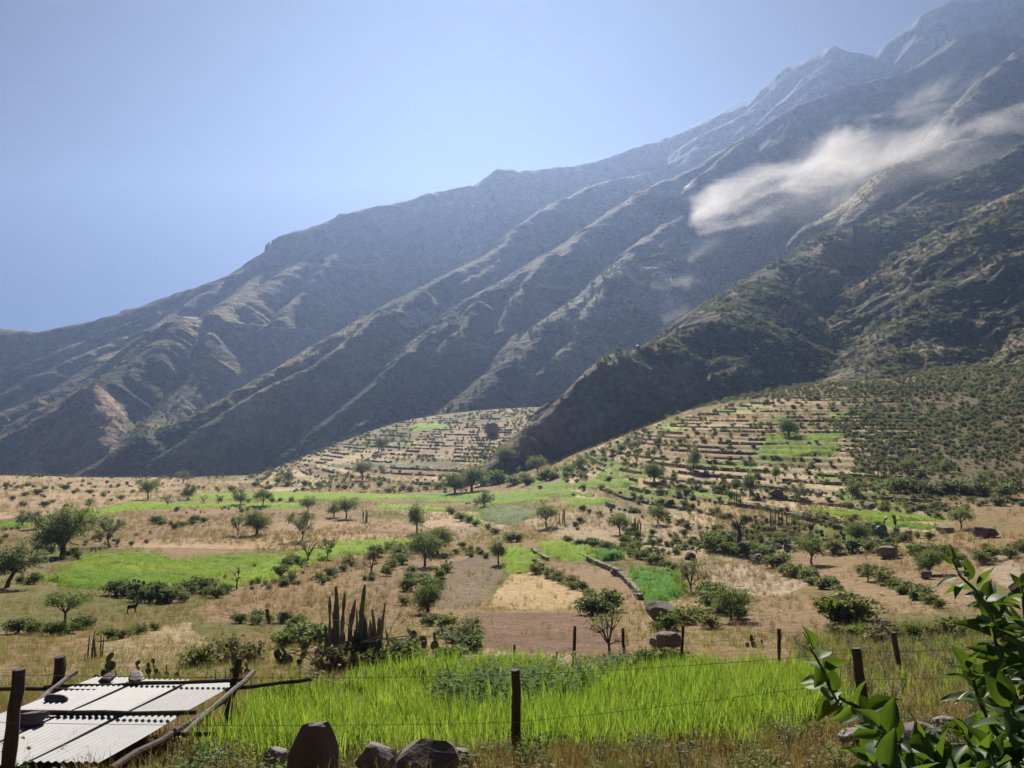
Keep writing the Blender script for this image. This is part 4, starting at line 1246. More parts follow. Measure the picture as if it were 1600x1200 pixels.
# ------------------------------------------------------------------ trees
TREES = [
    ('dense', 98, 869, 76, 'big dark green rounded tree, the largest in the left fields'),
    ('airy', 170, 853, 43, 'airy grey-green tree just right of the largest left tree'),
    ('willow', 10, 918, 66, 'leaning silver-grey tree at the left edge of the picture'),
    ('umbrella', 101, 980, 50, 'umbrella shaped tree with a thin trunk in the lower left grass'),
    ('round2', 35, 823, 25, 'left tree of the pair at the far left green patch'),
    ('round2', 60, 826, 27, 'right tree of the pair at the far left green patch'),
    ('round2', 145, 826, 21, 'small round tree behind the largest left tree'),
    ('round', 231, 780, 30, 'round dark tree at the edge of the dry plateau on the left'),
    ('sparse', 262, 792, 20, 'thin low tree right below the round plateau tree'),
    ('round2', 294, 781, 25, 'grey-green tree at the left end of the upper green strip'),
    ('airy', 286, 756, 20, 'pale faint tree at the far plateau rim'),
    ('sparse', 318, 788, 14, 'smallest thin tree on the curved green strip'),
    ('sparse', 342, 788, 15, 'second thin tree on the curved green strip'),
    ('round2', 376, 790, 26, 'bushy tree in the middle of the curved green strip'),
    ('round', 411, 791, 26, 'dark tree at the right end of the curved green strip'),
    ('round', 481, 801, 24, 'small dark tree above the bare brown field'),
    ('airy', 372, 836, 30, 'sparse tree on the left of the two at the brown field'),
    ('dense', 402, 836, 38, 'bushy grey-green tree on the right of the two at the brown field'),
    ('airy', 472, 845, 44, 'wide open-branched grey tree on the brown field'),
    ('round2', 522, 808, 25, 'left tree of the pair beyond the brown field'),
    ('round', 541, 810, 31, 'right taller tree of the pair beyond the brown field'),
    ('tall', 651, 834, 46, 'tall grey-green tree standing alone at the centre field'),
    ('round', 664, 884, 50, 'dark low tree in front of the centre pair'),
    ('dense', 684, 864, 40, 'bushy green tree behind the dark low centre tree'),
    ('sparse', 481, 879, 36, 'thin tree on the left at the lime strip'),
    ('airy', 512, 872, 30, 'thin grey tree on the right at the lime strip'),
    ('bare', 580, 902, 42, 'leafless little tree on the ploughed slope'),
    ('tall', 779, 881, 38, 'small round-headed tree at the corner of the lime field'),
    ('round', 566, 750, 29, 'lone tree in the middle of the left terraces'),
    ('round2', 450, 757, 25, 'tree at the lower left corner of the terraces'),
    ('dense', 711, 772, 32, 'left tree of the clump below the dark knoll'),
    ('dense', 737, 767, 38, 'right tree of the clump below the dark knoll'),
    ('round2', 757, 794, 28, 'grey-green tree behind the flowering crop'),
    ('round', 596, 706, 22, 'dark tree high on the left terraces'),
    ('bare', 370, 920, 34, 'bare forked sapling at the end of the lime strip'),
    ('round', 853, 822, 32, 'dark tree right of the flowering crop'),
    ('round', 968, 834, 30, 'dark round tree below the right terraces'),
    ('round', 1028, 818, 28, 'rounded tree in the middle of the right terraces'),
    ('tall', 1084, 737, 36, 'slender tree high on the right terraces'),
    ('tall', 1172, 777, 38, 'slender tree beside the steps on the right'),
    ('dense', 1022, 752, 28, 'dark tree at the end of the green terraces'),
    ('dead', 1152, 868, 60, 'dead standing trunk with broken branches above the green shrubs'),
    ('airy', 1080, 925, 47, 'open-branched tree at the right of the deep green square'),
    ('round', 1142, 970, 52, 'bushy tree with dark skirt right of the big boulder'),
    ('sparse', 952, 1022, 66, 'bent thin-trunked tree just behind the far fence'),
    ('sparse', 1266, 838, 44, 'flat-topped thorny tree among the boulders on the right'),
    ('dense', 1340, 849, 34, 'large round dark bush-like tree among the boulders'),
    ('round2', 1250, 782, 28, 'grey-green tree on the stony steps at the right'),
    ('round2', 1332, 777, 27, 'wide grey tree right of the stony steps'),
    ('round', 1502, 826, 32, 'dark tree at the right end of the bright green strip'),
    ('round', 1268, 882, 42, 'dark bushy tree below the flat-topped thorny tree'),
    ('round2', 1356, 908, 28, 'dark bush-like tree between the two tan strips'),
    ('dense', 1452, 898, 40, 'broad tree behind the branch tip on the right'),
    ('dense', 1232, 682, 28, 'dark tree beside the highest green terrace'),
    ('round2', 733, 1012, 48, 'grey-green tree left of the red-brown field'),
    ('dense', 668, 958, 46, 'bushy tree behind the tall cactus group'),
    ('tall', 1212, 752, 24, 'small slender tree below the lower green terrace'),
    ('round', 1420, 742, 24, 'round dark tree on the scrubby right slope'),
    ('round2', 1530, 762, 26, 'pale round tree on the scrubby right slope'),
    ('round2', 1480, 738, 22, 'small grey tree high on the scrubby right slope'),
    ('round', 840, 742, 28, 'left dark tree at the foot of the knoll'),
    ('round2', 905, 738, 26, 'right grey tree at the foot of the knoll'),
    ('dense', 790, 728, 30, 'bushy tree at the left foot of the knoll'),
]
for i, (kind, u, v, hp, label) in enumerate(TREES):
    x, y, z = hit(u, v)
    s = hp / F_PX * y * 1.06
    root = empty('tree', (x, y, gz(x, y) - .05), (i * 2.399) % 6.28 if kind not in ('willow', 'dead', 'umbrella') else 0.0, s)
    tm, cm = TREE_KIND[kind]
    t_ = link(bpy.data.objects.new('trunk', tm), root)
    if cm: link(bpy.data.objects.new('crown', cm), root)
    tag(root, label, 'tree', 'trees of the valley floor')

# ------------------------------------------------------------------ shrubs one can count
def put_shrub(u, v, hp, k, label, group, wide=1.2):
    x, y, z = hit(u, v)
    s = hp / F_PX * y
    o = link(bpy.data.objects.new('shrub', SHRUB[k]))
    o.location = (x, y, gz(x, y) - .04 * s); o.rotation_euler = (0, 0, rng.uniform(0, 6.28)); o.scale = (s * wide, s * wide, s)
    tag(o, label, 'shrub', group)

HEDGES = [  # polyline, count, size px, kinds, words
    ([(176, 930), (240, 940), (300, 928), (330, 918)], 14, (16, 24), (3, 3, 2), 'dark shrub in the thicket below the alfalfa field'),
    ([(430, 902), (450, 890), (470, 878)], 5, (12, 18), (3, 2), 'dark shrub at the lower end of the lime strip'),
    ([(486, 905), (505, 905), (560, 880), (600, 868), (640, 862)], 8, (10, 20), (0, 1, 2), 'olive shrub along the upper edge of the ploughed slope'),
    ([(600, 905), (625, 880), (655, 855)], 6, (12, 20), (2, 0), 'round shrub between the leafless tree and the centre pair'),
    ([(700, 885), (694, 905), (690, 920), (640, 900), (636, 925), (632, 945)], 9, (14, 22), (1, 4, 0), 'grey-green shrub on the line down the ploughed slope'),
    ([(880, 847), (920, 855), (985, 868), (1017, 880), (1056, 895)], 16, (10, 15), (2, 3, 2), 'dark shrub in the hedge above the lime fields'),
    ([(838, 893), (862, 900), (884, 912), (912, 925), (930, 940)], 10, (12, 18), (0, 2, 0), 'olive shrub in the row beside the golden field'),
    ([(925, 962), (945, 958), (960, 950)], 4, (20, 34), (3, 2), 'dark round shrub at the right end of the golden field'),
    ([(1200, 882), (1245, 902), (1305, 922), (1340, 960)], 12, (14, 24), (0, 2, 1), 'shrub on the first tan strip edge at the right'),
    ([(1341, 893), (1380, 910), (1412, 930), (1472, 950)], 11, (14, 24), (0, 4, 2), 'shrub between the two tan strips at the right'),
    ([(1100, 850), (1130, 865), (1180, 872), (1210, 868)], 9, (14, 26), (4, 2, 3), 'green shrub around the dead trunk'),
    ([(1100, 935), (1130, 955), (1160, 968)], 7, (20, 32), (2, 3), 'dark shrub right of the deep green square'),
    ([(670, 970), (700, 1000), (735, 1012), (710, 1035), (690, 1032)], 8, (20, 30), (1, 4, 2), 'grey-green shrub right of the tall cactus group'),
    ([(440, 1010), (470, 1000), (500, 1000)], 5, (24, 34), (4, 2), 'leafy shrub left of the tall cactus group'),
    ([(505, 1048), (560, 1046), (620, 1046), (650, 1040)], 11, (28, 46), (5, 5, 3), 'tangled dry bush at the foot of the tall cactus group'),
    ([(370, 975), (420, 975), (470, 972)], 6, (12, 18), (3, 2), 'dark low shrub on the bank above the cactus group'),
    ([(20, 990), (60, 995), (110, 990), (140, 985)], 6, (16, 26), (3, 4, 2), 'green shrub around the umbrella shaped tree'),
    ([(165, 1000), (190, 998), (210, 992), (250, 985)], 6, (12, 20), (4, 0), 'yellow-green shrub right of the umbrella shaped tree'),
    ([(283, 955), (290, 930), (340, 935), (360, 918)], 5, (12, 18), (2, 3), 'small dark shrub near the bare forked sapling'),
    ([(5, 785), (22, 780), (48, 775), (60, 770), (92, 768), (105, 766), (150, 776), (190, 782), (108, 790), (28, 790)], 16, (5, 9), (3, 0), 'tiny dark bush on the dry plateau at the left'),
    ([(240, 820), (275, 822), (310, 817), (322, 812)], 7, (7, 12), (3, 2), 'dark bush in the island of scrub on the brown field'),
    ([(360, 768), (420, 760), (470, 760), (540, 765), (640, 766), (700, 768)], 16, (7, 11), (0, 2, 1), 'small shrub in the row below the left terraces'),
    ([(700, 805), (740, 820), (770, 835), (800, 848), (820, 845)], 9, (9, 15), (0, 2), 'shrub on the bank below the flowering crop'),
    ([(720, 760), (760, 752), (790, 758), (850, 752), (900, 742)], 14, (12, 22), (1, 2, 1), 'grey-green shrub along the foot of the knoll'),
    ([(1020, 990), (1050, 985), (1090, 965), (1120, 985)], 6, (16, 30), (4, 4, 0), 'bright green shrub around the big boulder'),
    ([(1000, 1040), (1030, 1040), (1060, 1042)], 5, (22, 34), (4, 4), 'bright leafy shrub behind the far fence'),
    ([(1300, 970), (1320, 975), (1345, 970)], 4, (26, 46), (4, 0), 'light green bush above the brush pile'),
    ([(1290, 860), (1400, 865), (1460, 872), (1560, 880), (1590, 870)], 12, (14, 26), (0, 4, 2), 'shrub among the boulders on the right'),
    ([(1380, 760), (1440, 775), (1500, 770), (1560, 785), (1590, 760)], 12, (16, 26), (1, 2, 0), 'shrub on the lower scrubby right slope'),
    ([(1300, 1000), (1400, 1005), (1460, 1000), (1520, 985)], 8, (18, 30), (0, 4, 5), 'weedy bush behind the leaning fence post'),
    ([(300, 1045), (340, 1035), (400, 1030)], 6, (24, 36), (0, 5, 5), 'brownish bush behind the tin roof'),
]
NTH = ['leftmost', 'second from the left', 'third from the left'] + [w + ' from the left' for w in ORD[3:20]]
for pts, n, (s0, s1), kinds, words in HEDGES:
    seg = [math.hypot(b[0] - a[0], b[1] - a[1]) for a, b in zip(pts[:-1], pts[1:])]
    cum = np.concatenate([[0], np.cumsum(seg)])
    spots = []
    for i in range(n):
        t = (i + rng.uniform(.2, .8)) / n * cum[-1]
        spots.append((float(np.interp(t, cum, [p[0] for p in pts])) + rng.normal() * 3, float(np.interp(t, cum, [p[1] for p in pts])) + rng.normal() * 2.5, kinds[i % len(kinds)]))
    spots.sort()
    for i, (u, v, kd) in enumerate(spots):
        put_shrub(u, v, rng.uniform(s0, s1) * 1.2, kd, words + ', ' + (NTH[i] if i < n - 1 else 'rightmost'), 'shrubs: ' + words, rng.uniform(1.1, 1.6))

# ------------------------------------------------------------------ cacti
def cactus_column(h, r, seed, dead=False, ribs=7):
    rr = np.random.default_rng(seed); b = MB()
    n = 9; sides = ribs * 2
    V, F = [], []
    bend = rr.normal(size=2) * .07 * h
    for i in range(n):
        q = i / (n - 1)
        rad = r * (1 + .10 * math.sin(q * 17 + seed)) * ((1 - .25 * q) if q < .9 else .45) * (1 if not dead else rr.uniform(.55, 1.25))
        c = np.array((bend[0] * q * q, bend[1] * q * q, h * q))
        for k in range(sides):
            t = 2 * math.pi * k / sides
            R = rad * (1.0 if k % 2 == 0 else .72)
            V.append(c + np.array((R * math.cos(t), R * math.sin(t), 0)))
    V.append(np.array((bend[0], bend[1], h * 1.02)))
    for i in range(n - 1):
        for k in range(sides):
            k2 = (k + 1) % sides
            F.append((i * sides + k, i * sides + k2, (i + 1) * sides + k2, (i + 1) * sides + k))
    for k in range(sides): F.append(((n - 1) * sides + k, (n - 1) * sides + (k + 1) % sides, n * sides))
    b.add(V, F)
    return b

def cactus_group(u, v, cols, label, mats, name='columnar_cactus'):
    """cols: (du px, base dv px, height px, radius px)"""
    x, y, z = hit(u, v)
    root = empty(name, (x, y, gz(x, y) - .05))
    k = y / F_PX
    for i, (du, dv, hp, rp, dead) in enumerate(cols):
        b = cactus_column(hp * k * (.9 if hp > 60 else 1), rp * k * .55, 600 + i, dead)
        o = b.build('column', M_CORK if dead else M_CACTUS, root, False)
        o.location = (du * k, -dv * k * 1.6, 0); o.rotation_euler = (0, 0, i)
    tag(root, label, 'cactus')
    return root
_rb = np.random.default_rng(5)
BIGC = [(-28, 0, 138, 7.5, 0), (-22, 3, 126, 6, 1), (-33, 2, 112, 6, 1), (4, -2, 140, 7.5, 0), (-12, 0, 112, 6.5, 1), (28, 0, 84, 4.5, 1), (38, 0, 108, 4.5, 1), (-40, 1, 122, 6.5, 1), (12, 2, 100, 6, 1), (-52, 6, 68, 6, 0), (52, 0, 72, 4, 1), (34, 3, 80, 6, 0)]
BIGC += [(_rb.uniform(-46, 42), _rb.uniform(-4, 6), _rb.uniform(45, 104), _rb.uniform(4, 7), int(_rb.uniform() < .7)) for _ in range(34)]
big = cactus_group(556, 1042, BIGC, 'tall group of dark columnar cacti, many half dead, above the barley plot', None)
# the tangle of bleached dead branches at its foot
def dead_branch(u0, v0, u1, v1, Y, label, seed, n=7):
    r = np.random.default_rng(seed); b = MB()
    p0 = np.array(at(u0, v0, Y)); p1 = np.array(at(u1, v1, Y)) + np.array((0, r.uniform(-.4, .4), 0))
    def grow(a, c, rad, depth):
        m = (a + c) / 2 + r.normal(size=3) * .12 * np.linalg.norm(c - a)
        b.tube([tuple(a), tuple(m), tuple(c)], [rad, rad * .75, rad * .4], 5)
        if depth:
            for _ in range(3):
                s = a + (c - a) * r.uniform(.25, .9)
                grow(s, s + (c - a) * r.uniform(.25, .5) + r.normal(size=3) * .25 * np.linalg.norm(c - a), rad * .5, depth - 1)
    for i in range(n // 3):
        grow(p0 + r.normal(size=3) * .1, p1 + r.normal(size=3) * .3, .022, 2)
    tag(b.build('dead_branch', M_PALEWOOD), label, 'branch')
Yb = hit(556, 1042)[1] - .8
dead_branch(455, 1020, 540, 1035, Yb, 'bleached dead branches lying left of the tall cactus group', 71, 9)
dead_branch(520, 960, 572, 1000, Yb, 'thin bleached branch hanging across the tall cactus group', 72, 4)
dead_branch(560, 1005, 640, 1000, Yb, 'pale dead branches right at the foot of the tall cactus group', 73, 7)
def clump(n, seed, w, h):
    r = np.random.default_rng(seed)
    return [(r.uniform(-w, w) * 1.25, r.uniform(-2, 2), h * r.uniform(.6, 1.05), h * .038 + .5, 0) for _ in range(n)]
cactus_group(149, 1028, clump(7, 1, 9, 44), 'small pale group of columnar cacti in the lower left scrub', None)
cactus_group(998, 834, clump(7, 2, 7, 27), 'vase shaped columnar cactus group below the right terraces', None)
cactus_group(572, 817, clump(5, 3, 5, 22), 'small columnar cactus group beyond the brown field', None)
cactus_group(878, 818, clump(4, 4, 4, 22), 'small columnar cactus group right of the flowering crop', None)
cactus_group(1212, 826, clump(8, 5, 13, 34), 'dark columnar cactus group left of the flat-topped thorny tree', None)
cactus_group(1385, 745, clump(7, 6, 12, 24), 'columnar cactus group on the right terraces', None)
cactus_group(1155, 790, clump(5, 7, 6, 24), 'slim columnar cactus group beside the right steps', None)
cactus_group(218, 748, clump(6, 8, 8, 14), 'far columnar cactus group on the plateau rim', None)

def pad_mesh(seed):
    r = np.random.default_rng(seed); b = MB(); n, m = 14, 5
    V, F = [], []
    for s in (-1, 1):
        for j in range(m + 1):
            q = j / m
            for k in range(n):
                t = 2 * math.pi * k / n
                V.append((.5 * q * math.cos(t) * (.8 + .12 * math.sin(t)), s * .09 * math.sqrt(max(0, 1 - q * q)), .5 + .5 * q * math.sin(t)))
    for s in range(2):
        o = s * (m + 1) * n
        for j in range(m):
            for k in range(n):
                F.append((o + j * n + k, o + j * n + (k + 1) % n, o + (j + 1) * n + (k + 1) % n, o + (j + 1) * n + k))
    b.add(V, F)
    return b.mesh('pad', [M_PAD], True)
PAD = pad_mesh(1)
def prickly_pear(u, v, wpx, hpx, label, seed, n=14, Y=None):
    r = np.random.default_rng(seed)
    x, y, z = hit(u, v) if Y is None else at(u, v, Y)
    k = y / F_PX
    root = empty('prickly_pear', (x, y, z - .05)); tag(root, label, 'cactus', None)
    size = hpx * k * .42
    base = []
    for i in range(n):
        o = link(bpy.data.objects.new('pad', PAD), root)
        s = size * r.uniform(.75, 1.15)
        if i < n * .45 or not base:
            p = Vector((r.uniform(-.5, .5) * wpx * k, r.uniform(-.3, .3) * wpx * k, r.uniform(-.1, .1) * s))
        else:
            b0, d0, s0 = base[r.integers(len(base))]
            p = b0 + d0 * s0 * .93
        d = Vector((r.normal() * .35, r.normal() * .25, 1)).normalized()
        q = d.to_track_quat('Z', 'Y')
        o.rotation_mode = 'QUATERNION'; o.rotation_quaternion = q @ Matrix.Rotation(r.uniform(-1.2, 1.2), 3, 'Z').to_quaternion()
        o.location = p; o.scale = (s, s, s); base.append((p, d, s))
prickly_pear(165, 1068, 34, 36, 'prickly pear with round pads just behind the tin roof', 1, 13)
prickly_pear(245, 1062, 60, 28, 'low row of prickly pear right behind the tin roof', 2, 22)
prickly_pear(372, 1055, 40, 30, 'prickly pear beside the right roof post', 3, 14)
prickly_pear(450, 1040, 40, 36, 'prickly pear under the bleached branches', 4, 18)
prickly_pear(670, 1025, 50, 38, 'blue-green prickly pear clump right of the tall cactus group', 5, 24)
prickly_pear(240, 942, 60, 26, 'wide prickly pear thicket below the alfalfa field', 6, 30)
prickly_pear(205, 930, 40, 22, 'prickly pear at the left end of the thicket below the alfalfa field', 7, 22)
prickly_pear(1180, 1010, 30, 22, 'small prickly pear in the grass behind the far fence', 8, 12)
prickly_pear(1390, 838, 40, 22, 'dark prickly pear thicket among the boulders on the right', 9, 20)
prickly_pear(1300, 846, 36, 18, 'prickly pear below the flat-topped thorny tree', 10, 16)
prickly_pear(440, 975, 46, 20, 'prickly pear hedge on the bank above the cactus group', 11, 18)

# ------------------------------------------------------------------ rocks
M_CRAGT = rough_mat('brown_tower_rock', (.16, .12, .09), (.36, .28, .21), .8, .4)
rock(1041, 974, 62, 36, 'big dark flat-topped boulder below the deep green square field', 81, M_ROCKD, depth=.7)
rock(1048, 1014, 40, 26, 'slanting slab boulder just behind the far fence', 82, M_ROCKD)
rock(1028, 1012, 26, 16, 'pale boulder left of the slanting slab', 83, M_ROCK)
rock(845, 896, 16, 11, 'dark rock at the corner of the lime field', 84, M_ROCKD)
rock(964, 900, 20, 13, 'rubble boulder on the stone wall by the green square', 85)
rock(1079, 874, 18, 12, 'squat boulder on the pale strip left of the dead trunk', 86, M_ROCKD)
rock(1186, 880, 24, 15, 'pale split boulder right of the dead trunk', 87)
rock(1216, 776, 24, 13, 'brown boulder on the stony steps', 88, M_ROCKD)
rock(1282, 775, 14, 9, 'small pale boulder right of the brown one on the steps', 89)
rock(1047, 790, 16, 11, 'grey boulder in the middle of the right terraces', 90, M_ROCKD)
rock(1365, 852, 34, 12, 'pale slab below the dark round bush-like tree', 91)
rock(1388, 872, 30, 20, 'pointed pale boulder between the right shrubs', 92)
rock(1448, 862, 26, 12, 'dark low boulder right of the pointed one', 93, M_ROCKD)
rock(1546, 840, 34, 18, 'large brown boulder at the right below the green strip', 94, M_ROCKD)
rock(1480, 832, 26, 10, 'pale flat rock left of the large brown boulder', 95)
rock(1236, 862, 20, 12, 'pale slab at the end of the first tan strip', 96)
rock(1212, 858, 24, 9, 'long slanting pale slab beside the first tan strip', 97)
rock(1450, 905, 18, 14, 'upright grey rock on the second tan strip', 98)
rock(1362, 792, 20, 9, 'small pale rock above the bright green strip', 99)
rock(1425, 792, 16, 10, 'pale rock at the top of the bright green strip', 100)
rock(768, 681, 22, 24, 'dark square rock tower standing on the upper terraces', 101, M_CRAGT, name='rock_tower', depth=1.0)
rock(755, 1038, 20, 10, 'pale rock left of the far fence', 102)
rock(775, 1038, 18, 12, 'darker rock left of the far fence', 103, M_ROCKD)
rock(620, 872, 12, 9, 'small dark rock on the ploughed slope', 104, M_ROCKD)
# foreground
rock(484, 1250, 78, 128, 'tall dark standing stone with pale top in the foreground', 111, M_ROCKD, name='standing_stone', depth=.6, rz=.15, Y=8.6)
rock(583, 1228, 64, 66, 'low rounded stone between the standing stone and the right one', 112, M_ROCK, name='stone', depth=.8, Y=8.8)
rock(665, 1236, 96, 80, 'broad dark stone with pale upper edge in the foreground', 113, M_ROCKD, name='stone', depth=.8, Y=8.6)
rock(425, 1205, 40, 40, 'pale stone left of the standing stone', 114, M_ROCK, name='stone', Y=9.5)
rock(720, 1195, 26, 24, 'small stone right of the broad dark stone', 115, M_ROCK, name='stone', Y=9.6)
rock(1448, 1165, 60, 34, 'dark wet-looking stone in the ditch at lower right', 116, M_ROCKD, name='stone', Y=9.0)
rock(1490, 1150, 44, 26, 'second stone in the ditch at lower right', 117, M_ROCK, name='stone', Y=9.6)
rock(1335, 1160, 50, 18, 'pale flat stone at the corner of the barley plot', 118, M_ROCK, name='stone', Y=10.0)
# crags on the near spur
M_CRAG = rough_mat('red_crag', (.22, .13, .095), (.46, .30, .22), .22, 1.6)
for i, (u, v, w, h, lb) in enumerate([(1320, 412, 62, 78, 'tall reddish crag highest on the near spur'), (1272, 462, 70, 66, 'broad reddish crag below the tallest one'),
                                      (1235, 500, 40, 44, 'lowest reddish crag on the near spur'), (1350, 375, 36, 40, 'grey crag right at the crest of the near spur'),
                                      (835, 715, 44, 50, 'brown crag at the foot of the dark knoll'), (870, 692, 40, 60, 'steep brown crag on the left flank of the knoll')]):
    x, y, z = hit_far(u, v, 150)
    k = y / F_PX
    me = rock_mesh('crag', 140 + i, (w * k, w * k * .6, h * k), M_CRAG, 4, 16, .34)
    o = link(bpy.data.objects.new('crag', me)); o.location = (x, y - w * k * .02, z - h * k * .2); o.rotation_euler = (-.35, 0, .3)
    tag(o, lb, 'crag')

# ------------------------------------------------------------------ fences
def post(parent, u0, v0, u1, v1, Y, wpx, seed):
    """weathered post from its top (u0, v0) to the point (u1, v1) near the ground"""
    r = np.random.default_rng(seed)
    t = Vector(at(u0, v0, Y)); b0 = Vector(at(u1, v1, Y))
    b0 = t + (b0 - t) * 1.12
    rad = wpx / F_PX * Y * .5
    n = 7
    pts = [b0.lerp(t, i / (n - 1)) + Vector((r.normal() * rad * .18, r.normal() * rad * .18, 0)) for i in range(n)]
    b = MB(); b.tube(pts, [rad * (1.12 - .12 * i / (n - 1)) * r.uniform(.9, 1.08) for i in range(n)], 9)
    o = b.build('post', M_POST, parent, False)
    return t, b0

def wire(parent, pts, sag=.03, rad=.0035):
    b = MB()
    for a, c in zip(pts[:-1], pts[1:]):
        a, c = Vector(a), Vector(c); P = []
        for i in range(9):
            t = i / 8; P.append(a.lerp(c, t) - Vector((0, 0, 4 * sag * t * (1 - t) * (c - a).length * .2)))
        b.tube(P, [rad] * 9, 4)
    b.build('wire', M_WIRE, parent)

fn = empty('wire_fence', at(805, 1215, 11.2)); fn_inv = fn.location.copy()
def shift(parent):
    for ch in list(COL.objects):
        if ch.parent is parent and not ch.get('_s'):
            ch.location = ch.location - parent.location
near_posts = [(32, 1045, 8, 1215, 8.8, 19), (806, 1046, 805, 1215, 11.2, 14.5), (1338, 1013, 1350, 1112, 11.6, 15)]
ends = [post(fn, *p, 700 + i) for i, p in enumerate(near_posts)]
for q in (.03, .42, .80):
    pts = [tuple(t.lerp(b, q) + Vector((0, -.08, 0))) for t, b in ends]
    first = Vector(at(-120, 1060 + q * 140, 8.4)); last = Vector(at(1720, 1000 + 110 * q, 12.5))
    wire(fn, [tuple(first)] + pts + [tuple(last)])
shift(fn)
tag(fn, 'near wire fence with three dark wooden posts in front of the barley plot', 'fence')

ff = empty('wire_fence', at(898, 1045, 25))
far_posts = [(804, 1007, 803, 1042, 25.2, 3.2), (870, 1018, 870, 1042, 25.2, 3.0), (898, 978, 896, 1042, 24.6, 4.6), (973, 981, 976, 1042, 24.4, 4.4), (1067, 977, 1066, 1044, 24.0, 4.2), (1217, 982, 1218, 1056, 22.2, 5.5), (1396, 988, 1410, 1066, 20.0, 8.0)]
ends = [post(ff, *p, 720 + i) for i, p in enumerate(far_posts)]
tall = [ends[i] for i in (2, 3, 4, 5, 6)]
for q in (.06, .36, .66):
    wire(ff, [tuple(t.lerp(b, q)) for t, b in tall] + [tuple(Vector(at(1620, 985 + 60 * q, 18)))])
wire(ff, [tuple(Vector(at(560, 1058, 24))), tuple(ends[0][0].lerp(ends[0][1], .7)), tuple(ends[1][0].lerp(ends[1][1], .4)), tuple(ends[2][0].lerp(ends[2][1], .6))])
b = MB(); a0 = Vector(at(1386, 1052, 19.9)); b.tube([a0, a0 + Vector((.33, .0, -.06)), Vector(at(1412, 1062, 19.9))], [.07, .075, .06], 7); b.build('stump_brace', M_POST, ff)
shift(ff)
tag(ff, 'far wire fence of seven thin posts along the back of the barley plot', 'fence')

# ------------------------------------------------------------------ the tin roofed pen
def tin_mat():
    m = NT('weathered_tin')
    P = m.obj(); r = m.n('ShaderNodeObjectInfo').outputs['Random']
    n = m.noise(P, 2.2, 5, .6); st = m.noise(m.mapping(P, (9, .7, 1)), 1.5, 4, .6)
    col = m.ramp(m.math('ADD', m.math('MULTIPLY', n, .6), m.math('MULTIPLY', st, .4)), [(.3, (.065, .065, .073)), (.55, (.115, .115, .132)), (.75, (.16, .163, .182))])
    col = m.mix(m.math('MULTIPLY', r, .35), col, (.42, .41, .40))
    stain = m.ramp(m.noise(m.mapping(P, (3.0, .5, 1)), 1.1, 6, .7), [(.56, 0), (.70, 1)])
    col = m.mix(m.math('MULTIPLY', stain, .55), col, (.11, .075, .05))
    m.principled(col, .6, n, .004, .3, .0)
    return m.m
M_TIN = tin_mat()
pen = empty('tin_roofed_pen', at(230, 1215, 11)); L0 = pen.location
RISE = .135
def roof_pt(x, y): return (x, y, -4.50 + (13.0 - y) * RISE)
def sheet(x0, x1, y0, y1, dz, seed, pitch=.088, amp=.011):
    b = MB(); n = int((x1 - x0) / pitch * 8); rows = 6
    rr = np.random.default_rng(seed); tilt = rr.normal() * .008
    V = []
    for top in (0, 1):
        for j in range(rows):
            y = y0 + (y1 - y0) * j / (rows - 1)
            for i in range(n + 1):
                x = x0 + (x1 - x0) * i / n
                z = roof_pt(x, y)[2] + dz + amp * math.sin(2 * math.pi * (x - x0) / pitch) + tilt * (x - x0) + .012 * math.sin(y * 1.3 + seed) - (0 if top else .0015)
                V.append((x, y, z))
    F = []; N = rows * (n + 1)
    for top in (0, 1):
        for j in range(rows - 1):
            for i in range(n):
                q = (top * N + j * (n + 1) + i, top * N + j * (n + 1) + i + 1, top * N + (j + 1) * (n + 1) + i + 1, top * N + (j + 1) * (n + 1) + i)
                F.append(q if top else q[::-1])
    b.add(V, F); b.build('tin_sheet', M_TIN, pen, True)
k = 0
for row, (y0, y1) in enumerate(((11.15, 13.05), (9.0, 11.35))):
    for i in range(3):
        x1 = -4.62 - i * .84 + (row * -.06); k += 1
        sheet(x1 - .90, x1, y0 - .12 * (i == 1), y1 + .05 * (i == 2), .012 * (i % 2) + (.03 if row == 0 else 0) + .02, k)
for i in range(3):
    x1 = -4.62 - i * .84; k += 1
    sheet(x1 - .90, x1, 12.85, 13.3 + .14 * (i % 3), .055, k)
def pole(name, p, q, r0, r1=None, seed=0, mat=None, parent=pen):
    rr = np.random.default_rng(seed + 40); b = MB(); p, q = Vector(p), Vector(q); n = 7
    r1 = r1 or r0
    b.tube([p.lerp(q, i / (n - 1)) + Vector((rr.normal(), rr.normal(), rr.normal())) * r0 * .25 for i in range(n)], [(r0 + (r1 - r0) * i / (n - 1)) * rr.uniform(.92, 1.08) for i in range(n)], 8)
    return b.build(name, mat or M_POST, parent)
M_POLE = rough_mat('grey_pole', (.13, .11, .10), (.30, .27, .24), 12, .006)
pole('beam', at(70, 1074, 12.9), at(386, 1062, 12.9), .034, .03, 1)
pole('beam', at(-60, 1075, 12.6), at(152, 1079, 12.6), .032, .03, 2)
pole('purlin', (-7.0, 11.0, roof_pt(0, 11.0)[2] + .09), (-4.4, 10.95, roof_pt(0, 10.95)[2] + .09), .036, .032, 3)
pole('rail', at(352, 1078, 12.6), at(486, 1062, 12.6), .035, .03, 4)
pole('corner_post', at(95, 1026, 13.0), at(80, 1120, 13.0), .085, .085, 5)
pole('corner_post', at(374, 1029, 12.8), at(362, 1085, 12.8), .05, .06, 6)
pole('corner_post', at(361, 1078, 12.6), at(356, 1152, 12.6), .065, .06, 7)
pole('side_pole', at(396, 1050, 13.0), at(285, 1148, 10.9), .04, .045, 8, M_POLE)
pole('side_pole', at(118, 1050, 13.2), at(30, 1118, 11.8), .04, .045, 9, M_POLE)
